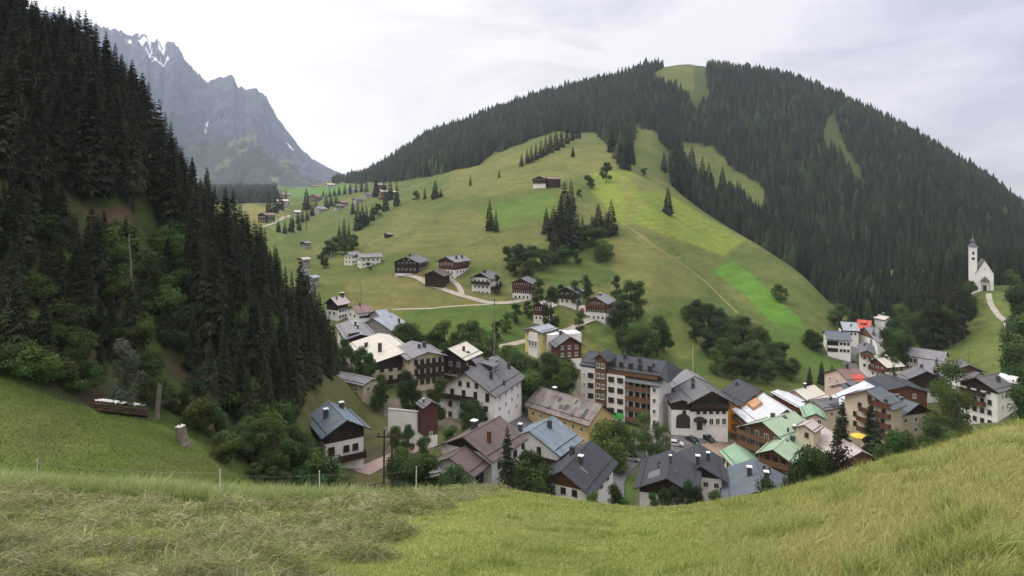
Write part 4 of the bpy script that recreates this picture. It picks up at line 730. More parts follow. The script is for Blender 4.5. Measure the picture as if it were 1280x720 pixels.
# ------------------------------------------------------------------ houses
_wc = {}
def window_meshes(w, h, style, detail):
    k = (round(w, 2), round(h, 2), style, detail)
    if k in _wc: return _wc[k]
    fm = M['frame_brown'] if style[0] == 'b' else M['frame_white']
    f = MB(); t = 0.11 if detail else 0.13; y0, y1 = -0.07, 0.10
    f.box(-w/2, w/2, y0, y1, -h/2, -h/2+t); f.box(-w/2, w/2, y0, y1, h/2-t, h/2); f.box(-w/2, -w/2+t, y0+.002, y1, -h/2+t, h/2-t); f.box(w/2-t, w/2, y0+.002, y1, -h/2+t, h/2-t)
    if detail: f.box(-0.035, 0.035, y0+.004, y1, -h/2+t, h/2-t); f.box(-w/2-.08, w/2+.08, -.16, y1, -h/2-.07, -h/2-.004)
    mats = [fm, M['fascia'], M['glass']]
    if 's' in style: f.box(-w/2-w*.36, -w/2-.01, -.06, 0.02, -h/2, h/2, 1); f.box(w/2+.01, w/2+w*.36, -.06, .02, -h/2, h/2, 1)
    p = MB().box(-w/2+t*.8, w/2-t*.8, -0.025, 0.05, -h/2+t*.8, h/2-t*.8)
    if detail: r = (f.mesh('window_frame', mats), p.mesh('pane', M['glass']))
    else:
        f.box(-w/2+t*.8, w/2-t*.8, -0.025, 0.05, -h/2+t*.8, h/2-t*.8, 2); r = (f.mesh('window', mats), None)
    _wc[k] = r; return r
HOUSES = []; PADS = []
class Block:
    """one gabled volume of a house, fitted to the ridge ends a (front) and b (back) and the eave corner e read off the photo"""
    def __init__(s, root, a, b=None, e=None, H=9, Y=None, yaw=None, L=None, W=None, pitch=22, other=None, ymin=92, og=1.0, oe=1.0, lower='plaster', upper=None, split=None, roof='slate', found=4.0, th=0.24, fascia='fascia', detail=None, wallfront=True):
        if Y is None: Y = hit(a[0], a[1], ymin, 3000, H).y
        zr = (YH-a[1])/F*Y; A = np.array([(a[0]-CX)/F*Y, Y])
        if b is not None:
            YB = F*zr/(YH-b[1]); B = np.array([(b[0]-CX)/F*YB, YB]); d = (B-A); L = float(np.hypot(*d)); d = d/L
        else:
            d = np.array([math.sin(R(yaw)), math.cos(R(yaw))]); B = A+d*L
        xa = np.array([d[1], -d[0]])
        if e is not None:
            ue = (e[0]-CX)/F; w = (ue*A[1]-A[0])/(xa[0]-ue*xa[1]); ze = (YH-e[1])/F*(A[1]+w*xa[1]); tp = (zr-ze)/abs(w); pd = math.degrees(math.atan(tp))
            if not 15 <= pd <= 36:          # too oblique to read the slope: keep a likely one and fit the eave's height only
                tp = math.tan(R(26 if pd > 36 else 15)); k = (YH-e[1])/F; sg = 1 if xa[1] < 0 else -1
                if abs(xa[1]) < .35: sg = math.copysign(1, w)
                w = sg*max(2.5, (zr-k*A[1])/(tp+k*sg*xa[1]))
        else: w = W/2; tp = math.tan(R(pitch))
        w2 = -w if other is None else -math.copysign(other, w)
        s.xr, s.xl = max(w, w2), min(w, w2); s.tp = tp; s.L = L; s.Y = Y
        mid = (A+B)/2; s.z0 = float(ground(mid[0], mid[1])); s.H = zr-s.z0; s.mid = Vector((mid[0], mid[1], s.z0)); s.rz = math.atan2(-d[0], d[1])
        if root.get('_placed') is None: root.location = s.mid; root['_placed'] = 1; HOUSES.append(root)
        PADS.append((mid[0], mid[1], d[0], d[1], L/2-og, abs(s.bl if False else s.xr)-oe, abs(s.xl)-oe, Y)); s.root = root; s.loc = s.mid-root.location; s.og, s.oe = og, oe; s.detail = (Y < 215) if detail is None else detail
        s.yb = L/2-og; s.bl, s.br = s.xl+oe, s.xr-oe
        s.zel, s.zer = s.H+s.bl*tp-th, s.H-s.br*tp-th           # wall tops at the eaves
        print('%-24s Y %5.0f H %5.1f L %5.1f W %5.1f pitch %4.0f eave %.1f' % (root['label'][:24], Y, s.H, L, s.xr-s.xl, math.degrees(math.atan(tp)), min(s.zel, s.zer)))
        zsplit = None if split is None else s.H-split
        tz = lambda x: s.H-abs(x)*tp-th-.02
        lowmat, upmat = M[lower], M[upper or lower]
        pts_top = [(s.br, tz(s.br)), (0, tz(0)), (s.bl, tz(s.bl))]
        if zsplit is None or upper is None:
            mb = MB().prism_y([(s.bl, -found), (s.br, -found)]+pts_top, -s.yb, s.yb); s.part(mb, 'wall', lowmat)
        else:
            zs = min(zsplit, min(tz(s.br), tz(s.bl))-0.05) if zsplit < min(tz(s.br), tz(s.bl)) else zsplit
            if zs <= min(tz(s.br), tz(s.bl)):
                s.part(MB().box(s.bl, s.br, -s.yb, s.yb, -found, zs), 'wall', lowmat)
                q = 0.06; s.part(MB().prism_y([(s.bl-q, zs-.05), (s.br+q, zs-.05), (s.br+q, tz(s.br+q)), (0, tz(0)), (s.bl-q, tz(s.bl-q))], -s.yb-q, s.yb+q), 'upper_wall', upmat)
            else:                       # only the gable triangle is boarded
                s.part(MB().prism_y([(s.bl, -found), (s.br, -found)]+pts_top, -s.yb, s.yb), 'wall', lowmat)
                xg = (s.H-th-.02-zs)/tp; q = .06
                s.part(MB().prism_y([(max(-xg, s.bl), zs), (min(xg, s.br), zs), (min(xg, s.br), tz(min(xg, s.br))), (0, tz(0)), (max(-xg, s.bl), tz(max(-xg, s.bl)))], -s.yb-q, s.yb+q), 'gable_boarding', upmat)
        r = MB(); zl, zrr = s.H+s.xl*tp, s.H-s.xr*tp
        r.prism_y([(s.xl, zl-th), (0, s.H-th), (s.xr, zrr-th), (s.xr, zrr), (0, s.H), (s.xl, zl)], -L/2, L/2); r.m[-6:] = [1, 1, 1, 0, 0, 1]; r.m[-8:-6] = [1, 1]
        r.m = [1, 1]+[1, 1, 1, 0, 0, 1]
        r.box(-.14, .14, -L/2-.02, L/2+.02, s.H-.02, s.H+.07, 0)
        if s.detail:
            for sx, xx in ((-1, s.xl), (1, s.xr)):
                for fr in (.80,):
                    x = xx*fr; z = s.H-abs(x)*tp; r.box(x-.03, x+.03, -L/2+.3, L/2-.3, z+.01, z+.16, 1)
                r.box(xx-.09 if sx < 0 else xx-.01, xx+.01 if sx < 0 else xx+.09, -L/2+.1, L/2-.1, s.H-abs(xx)*tp-.16, s.H-abs(xx)*tp-.03, 1)
        s.roof = s.part(r, 'roof', [M['roof_'+roof] if 'roof_'+roof in M else M[roof], M[fascia]])
    def place(s, o, loc=(0, 0, 0), rz=0.0):
        c, n = math.cos(s.rz), math.sin(s.rz)
        o.location = s.loc+Vector((loc[0]*c-loc[1]*n, loc[0]*n+loc[1]*c, loc[2])); o.rotation_euler.z = s.rz+rz; return o
    def part(s, mb, name, mats): return s.place(mb.obj(name, mats, s.root))
    def sub(s, mb, name, mats, parent=None): return mb.obj(name, mats, parent or s.roof)
    def face(s, f):
        """origin-x function and half-length of a facade"""
        if f == 'F': return lambda t: (s.bl+(s.br-s.bl)*t, -s.yb), 0.0
        if f == 'B': return lambda t: (s.br+(s.bl-s.br)*t, s.yb), math.pi
        if f == 'R': return lambda t: (s.br, -s.yb+2*s.yb*t), math.pi/2
        return lambda t: (s.bl, s.yb-2*s.yb*t), -math.pi/2
    def ez(s, f): return s.zel if f == 'L' else s.zer if f == 'R' else min(s.zel, s.zer)
    def win(s, f, n, dz, w=1.0, h=1.25, x0=.1, x1=.9, style='w', out=0.0, skip=()):
        g, rz = s.face(f); ms = window_meshes(w, h, style, s.detail); nx, ny = math.sin(rz), -math.cos(rz)
        for i in range(n):
            if i in skip: continue
            x, y = g(x0+(x1-x0)*((i+.5)/n)); q = 0.075+out
            o = link('window', ms[0], s.root); s.place(o, (x+nx*q, y+ny*q, s.ez(f)-dz), rz)
            if ms[1]: link('pane', ms[1], o)
        return s
    def door(s, f, t, w=1.1, h=2.1, mat='frame_brown', z=0.0):
        g, rz = s.face(f); x, y = g(t); mb = MB().box(-w/2-.12, w/2+.12, -.10, .1, 0, h+.12, 1).box(-w/2, w/2, -.14, .0, 0.02, h, 0)
        o = mb.obj('door', [M[mat], M['frame_white']], s.root); s.place(o, (x, y, z), rz); return s
    def balcony(s, f, dz, x0=.0, x1=1.0, depth=1.2, mat='timber', rail=1.0, gap=False):
        g, rz = s.face(f); xa, ya = g(x0); xb, yb = g(x1); wd = math.hypot(xb-xa, yb-ya); z = s.ez(f)-dz
        mb = MB().box(-wd/2, wd/2, -depth, -.08, -.18, 0.0); o = mb.obj('balcony', M['fascia'], s.root); s.place(o, ((xa+xb)/2, (ya+yb)/2, z), rz)
        r = MB(); t = .06
        if gap:
            for q in np.arange(-wd/2, wd/2, .35): r.box(q, q+.16, -depth-t, -depth, .02, rail)
            r.box(-wd/2, wd/2, -depth-t-.03, -depth+.03, rail-.10, rail)
        else: r.box(-wd/2, wd/2, -depth-t, -depth, -.22, rail); r.box(-wd/2-.05, wd/2+.05, -depth-t-.06, -depth+.04, rail, rail+.07)
        r.box(-wd/2-t, -wd/2, -depth-t, -.1, -.22, rail-.002); r.box(wd/2, wd/2+t, -depth-t, -.1, -.22, rail-.002); r.obj('railing', M[mat], o); return s
    def rz_at(s, x): return s.H-abs(x)*s.tp
    def chimney(s, t, q, h=1.5, w=.7, cap=True, mat='chim'):
        x = q*(s.xr if q > 0 else -s.xl); y = -s.L/2+s.L*t; z = s.rz_at(x)
        mb = MB().box(x-w/2, x+w/2, y-w/2, y+w/2, z-.7, z+h); k = w*.62
        if cap: mb.box(x-k, x+k, y-k, y+k, z+h+.16, z+h+.30, 1); mb.box(x-w*.36, x+w*.36, y-w*.36, y+w*.36, z+h, z+h+.16, 0)
        else: mb.box(x-w*.58, x+w*.58, y-w*.58, y+w*.58, z+h, z+h+.12, 0)
        s.sub(mb, 'chimney', [M[mat], M['capw']]); return s
    def slab(s, t0, t1, q0, q1, mat, up=.05, name='roof_patch'):
        sx = (s.xr if q0+q1 > 0 else -s.xl); y0, y1 = -s.L/2+s.L*t0, -s.L/2+s.L*t1; v = []
        for dz in (-.02, up):
            for x, y in ((q0*sx, y0), (q1*sx, y0), (q1*sx, y1), (q0*sx, y1)): v.append((x, y, s.rz_at(x)+dz))
        mb = MB().add(v, [(0, 3, 2, 1), (4, 5, 6, 7), (0, 1, 5, 4), (1, 2, 6, 5), (2, 3, 7, 6), (3, 0, 4, 7)]); s.sub(mb, name, M[mat]); return s
    def skylight(s, t, q, w=.9, l=1.2):
        sx = (s.xr if q > 0 else -s.xl); ex = l/abs(sx)/2; ew = w/s.L/2; return s.slab(t-ew, t+ew, q-ex, q+ex, 'glass', .10, 'skylight')
    def dormer(s, t, q, width=2.4, hd=1.5, roof=None, wall='fascia', nwin=1, out=.5):
        sg = 1 if q > 0 else -1; sx = abs(s.xr if q > 0 else s.xl); xf = abs(q)*sx; zb = s.H-xf*s.tp; y = -s.L/2+s.L*t; ztop = zb+hd; slope = s.tp*.35
        xin = max(0.15, (xf*s.tp-hd-0.0)/(s.tp-slope) if s.tp > slope else 0.15); xin = (s.H-ztop-xf*slope)/(s.tp-slope) if True else xin
        xin = max(0.1, xin); zin = ztop+(xf-xin)*slope
        P = [(xf, zb-.3), (xf, ztop), (xin, zin), (xin, zin-.2)]; P = [(sg*x, z) for x, z in P]; P = P if sg < 0 else P[::-1]
        mb = MB().prism_y(P, y-width/2, y+width/2); d = s.part(mb, 'dormer', M[wall])
        rr = [(xf+out, ztop-out*slope+.02), (xf+out, ztop-out*slope+.16), (xin-.1, zin+.1*slope+.16), (xin-.1, zin+.1*slope+.02)]; rr = [(sg*x, z) for x, z in rr]; rr = rr if sg < 0 else rr[::-1]
        MB().prism_y(rr, y-width/2-.25, y+width/2+.25).obj('dormer_roof', M[roof] if roof in M else M['roof_slate'], d)
        ms = window_meshes(min(1.0, width/nwin*.6), min(.9, hd*.62), 'w', False)
        for i in range(nwin):
            o = link('window', ms[0], d); o.location = (sg*(xf+.06), y-width/2+width*(i+.5)/nwin, zb+hd*.52); o.rotation_euler.z = sg*math.pi/2
        return s
def house(label, cat='house', name='house', group=None):
    r = empty(name); tag(r, label, cat, group); return r

# --- left and middle of the village, near row
r = house('white chalet with light blue grey roof and dark timber gable, apart under the left slope', 'chalet', 'chalet')
h = Block(r, (434, 525), (410, 501), (402, 549), H=9.6, roof='blue', upper='timber', split=4.2, oe=1.1, og=1.5)
h.chimney(.52, -.45, 1.5, .8).chimney(.80, .42, 1.0, .8); h.win('F', 2, 3.6, 1.1, 1.2, .42, .9, 'b').win('F', 1, 1.0, 1.3, 1.0, .38, .62, 'b').win('F', 1, .8, 1.2, 1.6, .04, .26, 'b').win('F', 1, 3.6, 1.2, 1.6, .04, .26, 'b').win('L', 3, 1.4, 1.0, 1.2, style='b').win('L', 3, 4.0, 1.0, 1.2, style='b').balcony('F', 5.3, .34, 1.0, 1.6, 'timber')
r = house('narrow barn tower of maroon boards on a white base with a small grey gable roof', 'barn', 'barn')
h = Block(r, (540, 502), (530, 495), (529, 511), H=10.0, roof='slate', upper='maroon', split=7.4, oe=.5, og=.6); h.win('F', 1, 5.9, .7, .9, .3, .7).chimney(.5, -.5, .6, .3)
r = house('house with stepped brown metal roofs and white walls left of the dark narrow spruce', 'house', 'house')
h = Block(r, (578, 546), (625, 520), (606, 578), H=9.6, roof='brown', oe=.9, og=1.2, lower='plaster', upper='timber', split=2.6)
h.chimney(.50, -.28, 1.4, 1.0).chimney(.30, .50, 1.9, .6, False, 'redtimber'); h.win('F', 2, 1.5, 1.1, 1.1, .2, .8, 'b').win('R', 3, 2.0, 1.2, 1.3, style='b')
h2 = Block(r, (561, 572), (583, 557), (583, 597), Y=h.Y-5, roof='brown', oe=.8, og=1.0, other=6.2); h2.win('F', 1, 1.0, 1.1, 1.2, .5, .9, 'b').win('R', 2, 1.9, 1.2, 1.8, .2, .95, 'b')
r = house('white house with a light blue metal roof in front of the yellow farmhouse', 'house', 'house')
h = Block(r, (661, 539), (692, 520), (682, 571), H=9.4, roof='blue', oe=.8, og=.8); h.chimney(.55, .22, 1.4, .8, False).chimney(.25, -.5, 1.6, .7)
h.win('F', 2, 0.2, 1.0, 1.2, .2, .8, 'b').win('F', 1, 3.4, 1.0, 2.2, .25, .55, 'b').win('R', 1, 1.6, 2.2, .9, .6, .9, 'b').balcony('F', 2.0, .5, 1.0, 1.2, 'timber')
r = house('black standing seam roofed house with white and stone walls at the near meadow edge', 'house', 'house')
h = Block(r, (701, 589), (739, 550), (739, 622), H=9.0, roof='charcoal', oe=.9, og=.9, upper='redtimber', split=3.0, ymin=88); h.chimney(.62, -.30, 1.5, .8, False).chimney(.42, .22, 1.1, .8)
h.win('F', 1, 2.6, .8, 1.9, .06, .3, 'b').win('F', 2, .6, 1.0, 1.1, .4, .85, 'b').win('R', 3, 1.5, 1.0, 1.2, style='b').skylight(.2, .18, .7, .6).slab(.32, .34, .3, .55, 'metal', .12, 'pipe')
r = house('long yellow farmhouse with a patched grey shingle roof in front of the white hotel', 'farmhouse', 'farmhouse')
h = Block(r, (754, 506), (673, 483), (736, 533), H=11.5, roof='shingle', lower='yellow_wall', oe=.8, og=.8, Y=150)
h.win('L', 7, 1.9, 1.0, 1.2, .03, .97).win('L', 7, 4.6, 1.0, 1.3, .03, .97).win('F', 2, 1.4, 1.0, 1.4, .15, .85, 'b').win('F', 3, 4.6, 1.2, 2.0, .1, .9, 'b').chimney(.75, .08, .9, .9)
for t0, t1, q0, q1 in ((.12, .17, .35, .8), (.40, .46, .42, .66), (.55, .60, .2, .4), (.48, .52, .5, .68), (.62, .66, .68, .85), (.33, .36, .1, .3), (.26, .30, .72, .86)): h.slab(t0, t1, -q0, -q1, 'roof_charcoal', .035)
# --- the white house with the long timber balcony
r = house('tall white house with grey roof, two dormers and a long dark balcony on its gable', 'house', 'house')
h = Block(r, (581, 466), (622, 444), (620, 497), H=12.2, roof='slate', oe=.9, og=1.1)
h.win('F', 3, -1.6, .9, 1.2, .3, .75, 'b').win('F', 4, .9, 1.0, 1.9, .12, .98, 'b').win('F', 4, 3.7, 1.0, 1.2, .08, .96, 'b').win('F', 4, 6.3, 1.0, 1.2, .08, .96, 'b').win('R', 4, 1.5, .9, 1.2, .05, .95).win('R', 4, 4.2, .9, 1.2, .05, .95).win('R', 3, 6.8, .9, 1.2, .05, .95).balcony('F', 2.0, .0, .66, 1.3, 'timber')
h.dormer(.55, .38, 3.4, 1.6, 'roof_slate', 'fascia', 2).dormer(.74, .22, 2.6, 1.1, 'roof_slate', 'fascia', 1).chimney(.32, .50, 1.6, .7, False).chimney(.88, .52, 1.6, .7, False).chimney(.40, .84, 1.0, .5, False).chimney(.62, .05, 1.0, .6, False)
# --- the large complex at the left
r = house('sprawling hotel with a big cream metal roof and grey wings, left end of village', 'hotel', 'hotel')
h = Block(r, (505, 441), Y=176, yaw=-26, L=30, W=9.5, pitch=13, roof='cream', lower='cream_wall', oe=1.2, og=1.4, other=11.5, upper='timber', split=4.4, th=.4)
h.chimney(.30, -.42, 2.4, 1.0, False).chimney(.62, -.60, 1.4, .8, True).chimney(.66, -.55, 1.4, .6, True)
h.win('F', 5, 1.6, 1.2, 1.6, .03, .95, 'b').win('F', 5, 4.4, 1.2, 1.6, .03, .95, 'b').win('F', 5, 7.4, 1.2, 1.5, .03, .95, 'b').win('L', 6, 1.8, 1.5, 1.9, .03, .97, 'b').win('L', 6, 4.9, 1.5, 1.4, .03, .97, 'b').win('L', 6, 7.9, 1.5, 1.4, .03, .97, 'b').balcony('L', 3.4, 0, 1, 1.2, 'cream_wall').balcony('F', 5.6, .3, .75, 1.2, 'timber').balcony('L', 6.4, 0, 1, 1.4, 'roof_grey')
h2 = Block(r, (451, 418), (437, 400), (431, 425), Y=203, roof='grey', lower='plaster', oe=.8, og=.6, other=6.0, upper='timber', split=3.5); h2.chimney(.55, .06, 1.6, .7).chimney(.35, .06, 1.4, .6).slab(.02, .98, .0, .08, 'roof_silver', .05).win('F', 4, 2, 1.1, 1.3, style='b').win('L', 4, 2, 1.1, 1.3, style='b').dormer(.12, -.7, 2.0, 1.0, 'roof_grey', 'fascia', 1)
h3 = Block(r, (535, 440), Y=172, yaw=-26, L=16, W=12, pitch=16, roof='grey', lower='cream_wall', oe=1.0, og=1.2); h3.win('F', 5, 1.2, 1.1, 1.6, .1, .98, 'b').win('F', 5, 4.0, 1.1, 1.7, .1, .98, 'b').win('F', 5, 6.8, 1.1, 1.5, .1, .98, 'b').balcony('F', 2.6, .2, 1, 1.2, 'timber').balcony('F', 5.4, .2, 1, 1.2, 'timber').chimney(.45, .2, 1.6, 1.0, False).chimney(.4, -.1, 1.0, .7, False)
r = house('pale blue metal roofed building behind the big cream hotel roof', 'building', 'building')
h = Block(r, (466, 398), (490, 391), (473, 415), H=8.5, roof='paleblue', oe=.6, og=.5, lower='concrete'); h.chimney(.72, .62, 1.4, .6, False).win('F', 3, 1.4, 1.2, 1.2)
h2 = Block(r, (468, 388), (482, 386), (472, 397), Y=h.Y+8, roof='paleblue', oe=.5, og=.5, lower='concrete')
r = house('white house with a red brown roof beside the tall flag pole', 'house', 'house')
h = Block(r, (439, 382), (461, 380), (446, 392), H=8.5, roof='redbrown', oe=.6, og=.6); h.win('R', 4, 1.6, 1.2, 1.0, style='b').win('F', 2, 1.6, 1.2, 1.0, style='b').chimney(.45, .1, 1.0, .6, False)
r = house('white house with pale weathered roof and dark eaves at upper left of the village', 'house', 'house')
h = Block(r, (413, 372), (430, 369), (422, 382), H=9.5, roof='pinkish', oe=1.0, og=1.0, upper='timber', split=5.2); h.win('R', 3, 3.0, 1.2, 1.6).win('R', 3, 5.4, 1.2, 1.3).win('F', 2, 4, 1.2, 1.4).chimney(.8, .1, 1.4, 1.2).chimney(.3, .3, 1.0, .5, False)
r = house('dark timber house with pale yellow roof between cream roofed hotel and white balcony house', 'house', 'house')
h = Block(r, (560, 436), (583, 427), (582, 451), H=12.5, Y=176, roof='cream', oe=1.1, og=1.3, lower='plaster', upper='timber', split=7.5, other=9.0); h.chimney(.42, .45, 1.2, .6, False).skylight(.50, .62, 1.5, .8).win('F', 3, .6, 1.2, 1.4, .3, .95).win('F', 4, 3.2, 1.2, 1.4, .1, .95).win('F', 4, 6.2, 1.2, 1.4, .1, .95).balcony('F', 2.0, .1, 1, 1.3, 'timber').balcony('F', 4.8, .1, 1, 1.3, 'timber').win('R', 4, 1.6, 1.0, 1.2)
h2 = Block(r, (589, 449), (602, 446), (593, 456), Y=163, roof='slate', oe=.6, og=.6, lower='timber'); h2.win('F', 2, 1.5)
# --- the white hotel
r = house('five storey white hotel with honey timber bay, balconies and dark roof in the village centre', 'hotel', 'hotel')
h = Block(r, (834, 451), (736, 438.5), (825, 470), H=17.5, Y=176, roof='charcoal', lower='plaster', upper='orangetimber', split=4.5, oe=1.5, og=.4, other=7.5, th=.35)
h.chimney(.30, -.35, 1.2, .8, False).chimney(.50, -.20, 1.4, .9, False).chimney(.75, -.4, 1.0, .6, False).chimney(.12, -.5, 1.0, .6, False)
W2 = h
def hotel_front(h):
    zt = h.H-4.3; y0 = -h.yb; y1 = h.yb; Lf = 2*h.yb; q = 2.4     # a plane q metres before the main wall, along local -x
    x = h.bl
    def strip(t0, t1, name, mat, zb, ztop, out): return h.part(MB().box(x-out, x+.05, y1-Lf*t1, y1-Lf*t0, zb, ztop), name, M[mat])
    strip(.0, .20, 'front_wall', 'plaster', -4, zt+1.2, 1.3); strip(.205, .345, 'timber_bay', 'orangetimber', -4, zt+4.2, 1.9); strip(.35, .585, 'front_wall', 'plaster', -4, zt+.3, 1.5); strip(.90, 1.0, 'corner_pier', 'plaster', -4, zt-1.6, 1.6)
    L2 = -h.L/2; zl_, zr_ = h.H+h.xl*h.tp, h.H-h.xr*h.tp; hp = [(0, L2+.2, h.H-.03), (h.xl, L2+.2, zl_-.03), (h.xl, L2-2.4, zl_-1.5), (h.xr, L2-2.4, zr_-1.5), (h.xr, L2+.2, zr_-.03)]
    hq = [(x_, y_, z_-.25) for x_, y_, z_ in hp]; h.part(MB().add(hp+hq, [(0, 1, 2), (0, 2, 3), (0, 3, 4), (5, 7, 6), (5, 8, 7), (5, 9, 8), (1, 6, 7, 2), (2, 7, 8, 3), (3, 8, 9, 4), (4, 9, 5, 0), (0, 5, 6, 1)]), 'hip_roof', M['roof_charcoal'])
    # little gable over the timber bay
    yc = y1-Lf*.275; hw = Lf*.095; g = MB(); zz = zt+4.2
    g.add([(x-2.6, yc-hw-.5, zz-.3), (x-2.6, yc, zz+1.9), (x-2.6, yc+hw+.5, zz-.3), (x+4.5, yc-hw-.5, zz-.3), (x+4.5, yc, zz+1.9), (x+4.5, yc+hw+.5, zz-.3),
           (x-2.6, yc-hw-.5, zz-.6), (x-2.6, yc, zz+1.6), (x-2.6, yc+hw+.5, zz-.6), (x+4.5, yc-hw-.5, zz-.6), (x+4.5, yc, zz+1.6), (x+4.5, yc+hw+.5, zz-.6)],
          [(0, 1, 4, 3), (1, 2, 5, 4), (6, 9, 10, 7), (7, 10, 11, 8), (0, 6, 7, 1), (1, 7, 8, 2), (0, 3, 9, 6), (2, 8, 11, 5)])
    g.m[4:6] = [1, 1]; h.part(g, 'bay_roof', [M['roof_charcoal'], M['orangetimber']])
    h.part(MB().add([(x-1.9, yc-hw+.2, zz), (x-1.9, yc+hw-.2, zz), (x-1.9, yc, zz+1.55), (x+3, yc-hw+.2, zz), (x+3, yc+hw-.2, zz), (x+3, yc, zz+1.55)], [(0, 2, 1), (3, 4, 5), (0, 1, 4, 3), (1, 2, 5, 4), (2, 0, 3, 5)]), 'bay_gable', M['orangetimber'])
    def wn_(t, z, w, hh, style, out):
        ms = window_meshes(w, hh, style, True); o = link('window', ms[0], h.root); h.place(o, (x-out-.075, y1-Lf*t, z), -math.pi/2); link('pane', ms[1], o)
    for k in range(4):
        z = zt-1.0-k*3.0
        wn_(.05, z, .6, .9, 'w', 1.3); wn_(.135, z, 1.05, 1.5, 'bs', 1.3)
        for t in (.245, .305): wn_(t, z+.4, 1.0, 1.4, 'w', 1.9)
        wn_(.41, z-.2, 1.05, 1.5, 'bs', 1.5); wn_(.525, z-.2, 1.05, 1.5, 'bs', 1.5)
        for t in (.64, .72, .80, .87): wn_(t, z-1.2, 1.3, 2.0, 'b', 0.0)
        wn_(.95, z-1.4, 1.0, 1.3, 'w', 1.6)
    for t in (.245, .305): wn_(t, zt+2.4, 1.0, 1.4, 'w', 1.9)
    for t in (.42, .52, .64, .76, .88): wn_(t, zt+3.0, 1.4, 1.6, 'b', .12)
    for k in range(4):          # balconies between the wall and the corner pier
        z = zt-2.9-k*3.0; o = h.part(MB().box(x-1.9, x-.02, y1-Lf*.895, y1-Lf*.592, z-.2, z), 'balcony', M['fascia']); MB().box(x-2.0, x-1.9, y1-Lf*.895, y1-Lf*.592, z-.25, z+.85).obj('railing', M['orangetimber'], o)
    o = h.part(MB().box(x-1.4, x-.02, y1-Lf*.99, y1-Lf*.36, zt+.4, zt+.6), 'balcony', M['fascia']); MB().box(x-1.5, x-1.4, y1-Lf*.99, y1-Lf*.36, zt+.4, zt+1.6).obj('railing', M['orangetimber'], o)
    h.part(MB().add([(x-2.4, y1-Lf*1.03, zt-.9), (x-2.4, y1-Lf*.59, zt-.9), (x+.3, y1-Lf*.59, zt+.38), (x+.3, y1-Lf*1.03, zt+.38), (x-2.4, y1-Lf*1.03, zt-1.1), (x-2.4, y1-Lf*.59, zt-1.1), (x+.3, y1-Lf*.59, zt+.1), (x+.3, y1-Lf*1.03, zt+.1)], [(0, 3, 2, 1), (4, 5, 6, 7), (0, 1, 5, 4), (1, 2, 6, 5), (2, 3, 7, 6), (3, 0, 4, 7)]), 'canopy_roof', M['roof_slate'])
    h.part(MB().box(x-3.4, x-1.52, y1-Lf*.59, y1-Lf*.35, zt-13.2, zt-12.9), 'entrance_canopy', M['roof_slate'])
    h.part(MB().box(x-1.75, x-1.62, y1-Lf*.57, y1-Lf*.38, zt-12.2, zt-10.6), 'banner', M['green_cloth'])
hotel_front(h)
# --- inn and barn
r = house('white inn with dark timber gable, arched portal and grey roof beside the paved square', 'inn', 'inn')
h = Block(r, (890, 489), (869, 471), (860, 505), H=12.2, Y=166, roof='slate', upper='timber', split=6.0, oe=1.2, og=1.6, other=6.2)
h.win('F', 5, 3.0, 1.0, 1.2, .12, .98, 'b').win('F', 4, 5.8, 1.2, 1.8, .30, .98).win('F', 5, .2, 1.0, 1.2, .15, .9, 'b').win('F', 3, -1.6, .9, 1.0, .3, .8, 'b').balcony('F', 1.6, .0, 1.0, 1.3, 'timber').chimney(.55, -.42, 1.4, .8, False).chimney(.8, -.25, 1.2, .8, False)
h2 = Block(r, (853, 500), (846, 489), (838, 504), Y=167, roof='slate', upper='timber', split=3.0, oe=.5, og=1.0, other=4.0); h2.win('F', 1, 2.4, 1.0, 1.0, .3, .8, 'b')
ar = MB(); pts = [(-1.9, 0), (1.9, 0), (1.9, 2.6)]+[(1.9*math.cos(a), 2.6+1.4*math.sin(a)) for a in np.linspace(.2, math.pi-.2, 8)]+[(-1.9, 2.6)]; ar.prism_y(pts, -.12, .05); g_, z_ = h2.face('F'); o = ar.obj('portal', M['fascia'], r); h2.place(o, (*g_(.5), h2.zer-6.8))
po = MB(); pts = [(-1.7, 2.6)]+[(1.7*math.cos(a), 2.6+1.1*math.sin(a)) for a in np.linspace(math.pi, 0, 9)]; po.prism_y(pts[::-1], -1.7, .05); po.box(-1.6, -1.35, -1.6, -1.35, 0, 2.6, 1); po.box(1.35, 1.6, -1.6, -1.35, 0, 2.6, 1); po.box(-.8, .8, -.1, .05, 0, 2.3, 0); g_, z_ = h.face('F'); o = po.obj('porch', [M['fascia'], M['frame_white']], r); h.place(o, (*g_(.24), h.zer-8.3))
r = house('grey roofed barn standing close behind the white inn', 'barn', 'barn')
h = Block(r, (869, 470), (858, 461), (840, 485), H=9.5, Y=186, roof='grey', lower='timber', oe=.6, og=.6, other=5)
r = house('house with a black roof and bright orange side wall behind the silver roof', 'house', 'house')
h = Block(r, (952, 488), (922, 473), (924, 508), H=9.0, Y=172, roof='charcoal', lower='orange_wall', oe=.7, og=.6); h.skylight(.58, -.38, 1.0, 1.3).skylight(.45, -.75, 1.0, 1.3).chimney(.78, -.3, 1.0, .5, False).win('L', 3, 1.8, 1.0, 1.2)
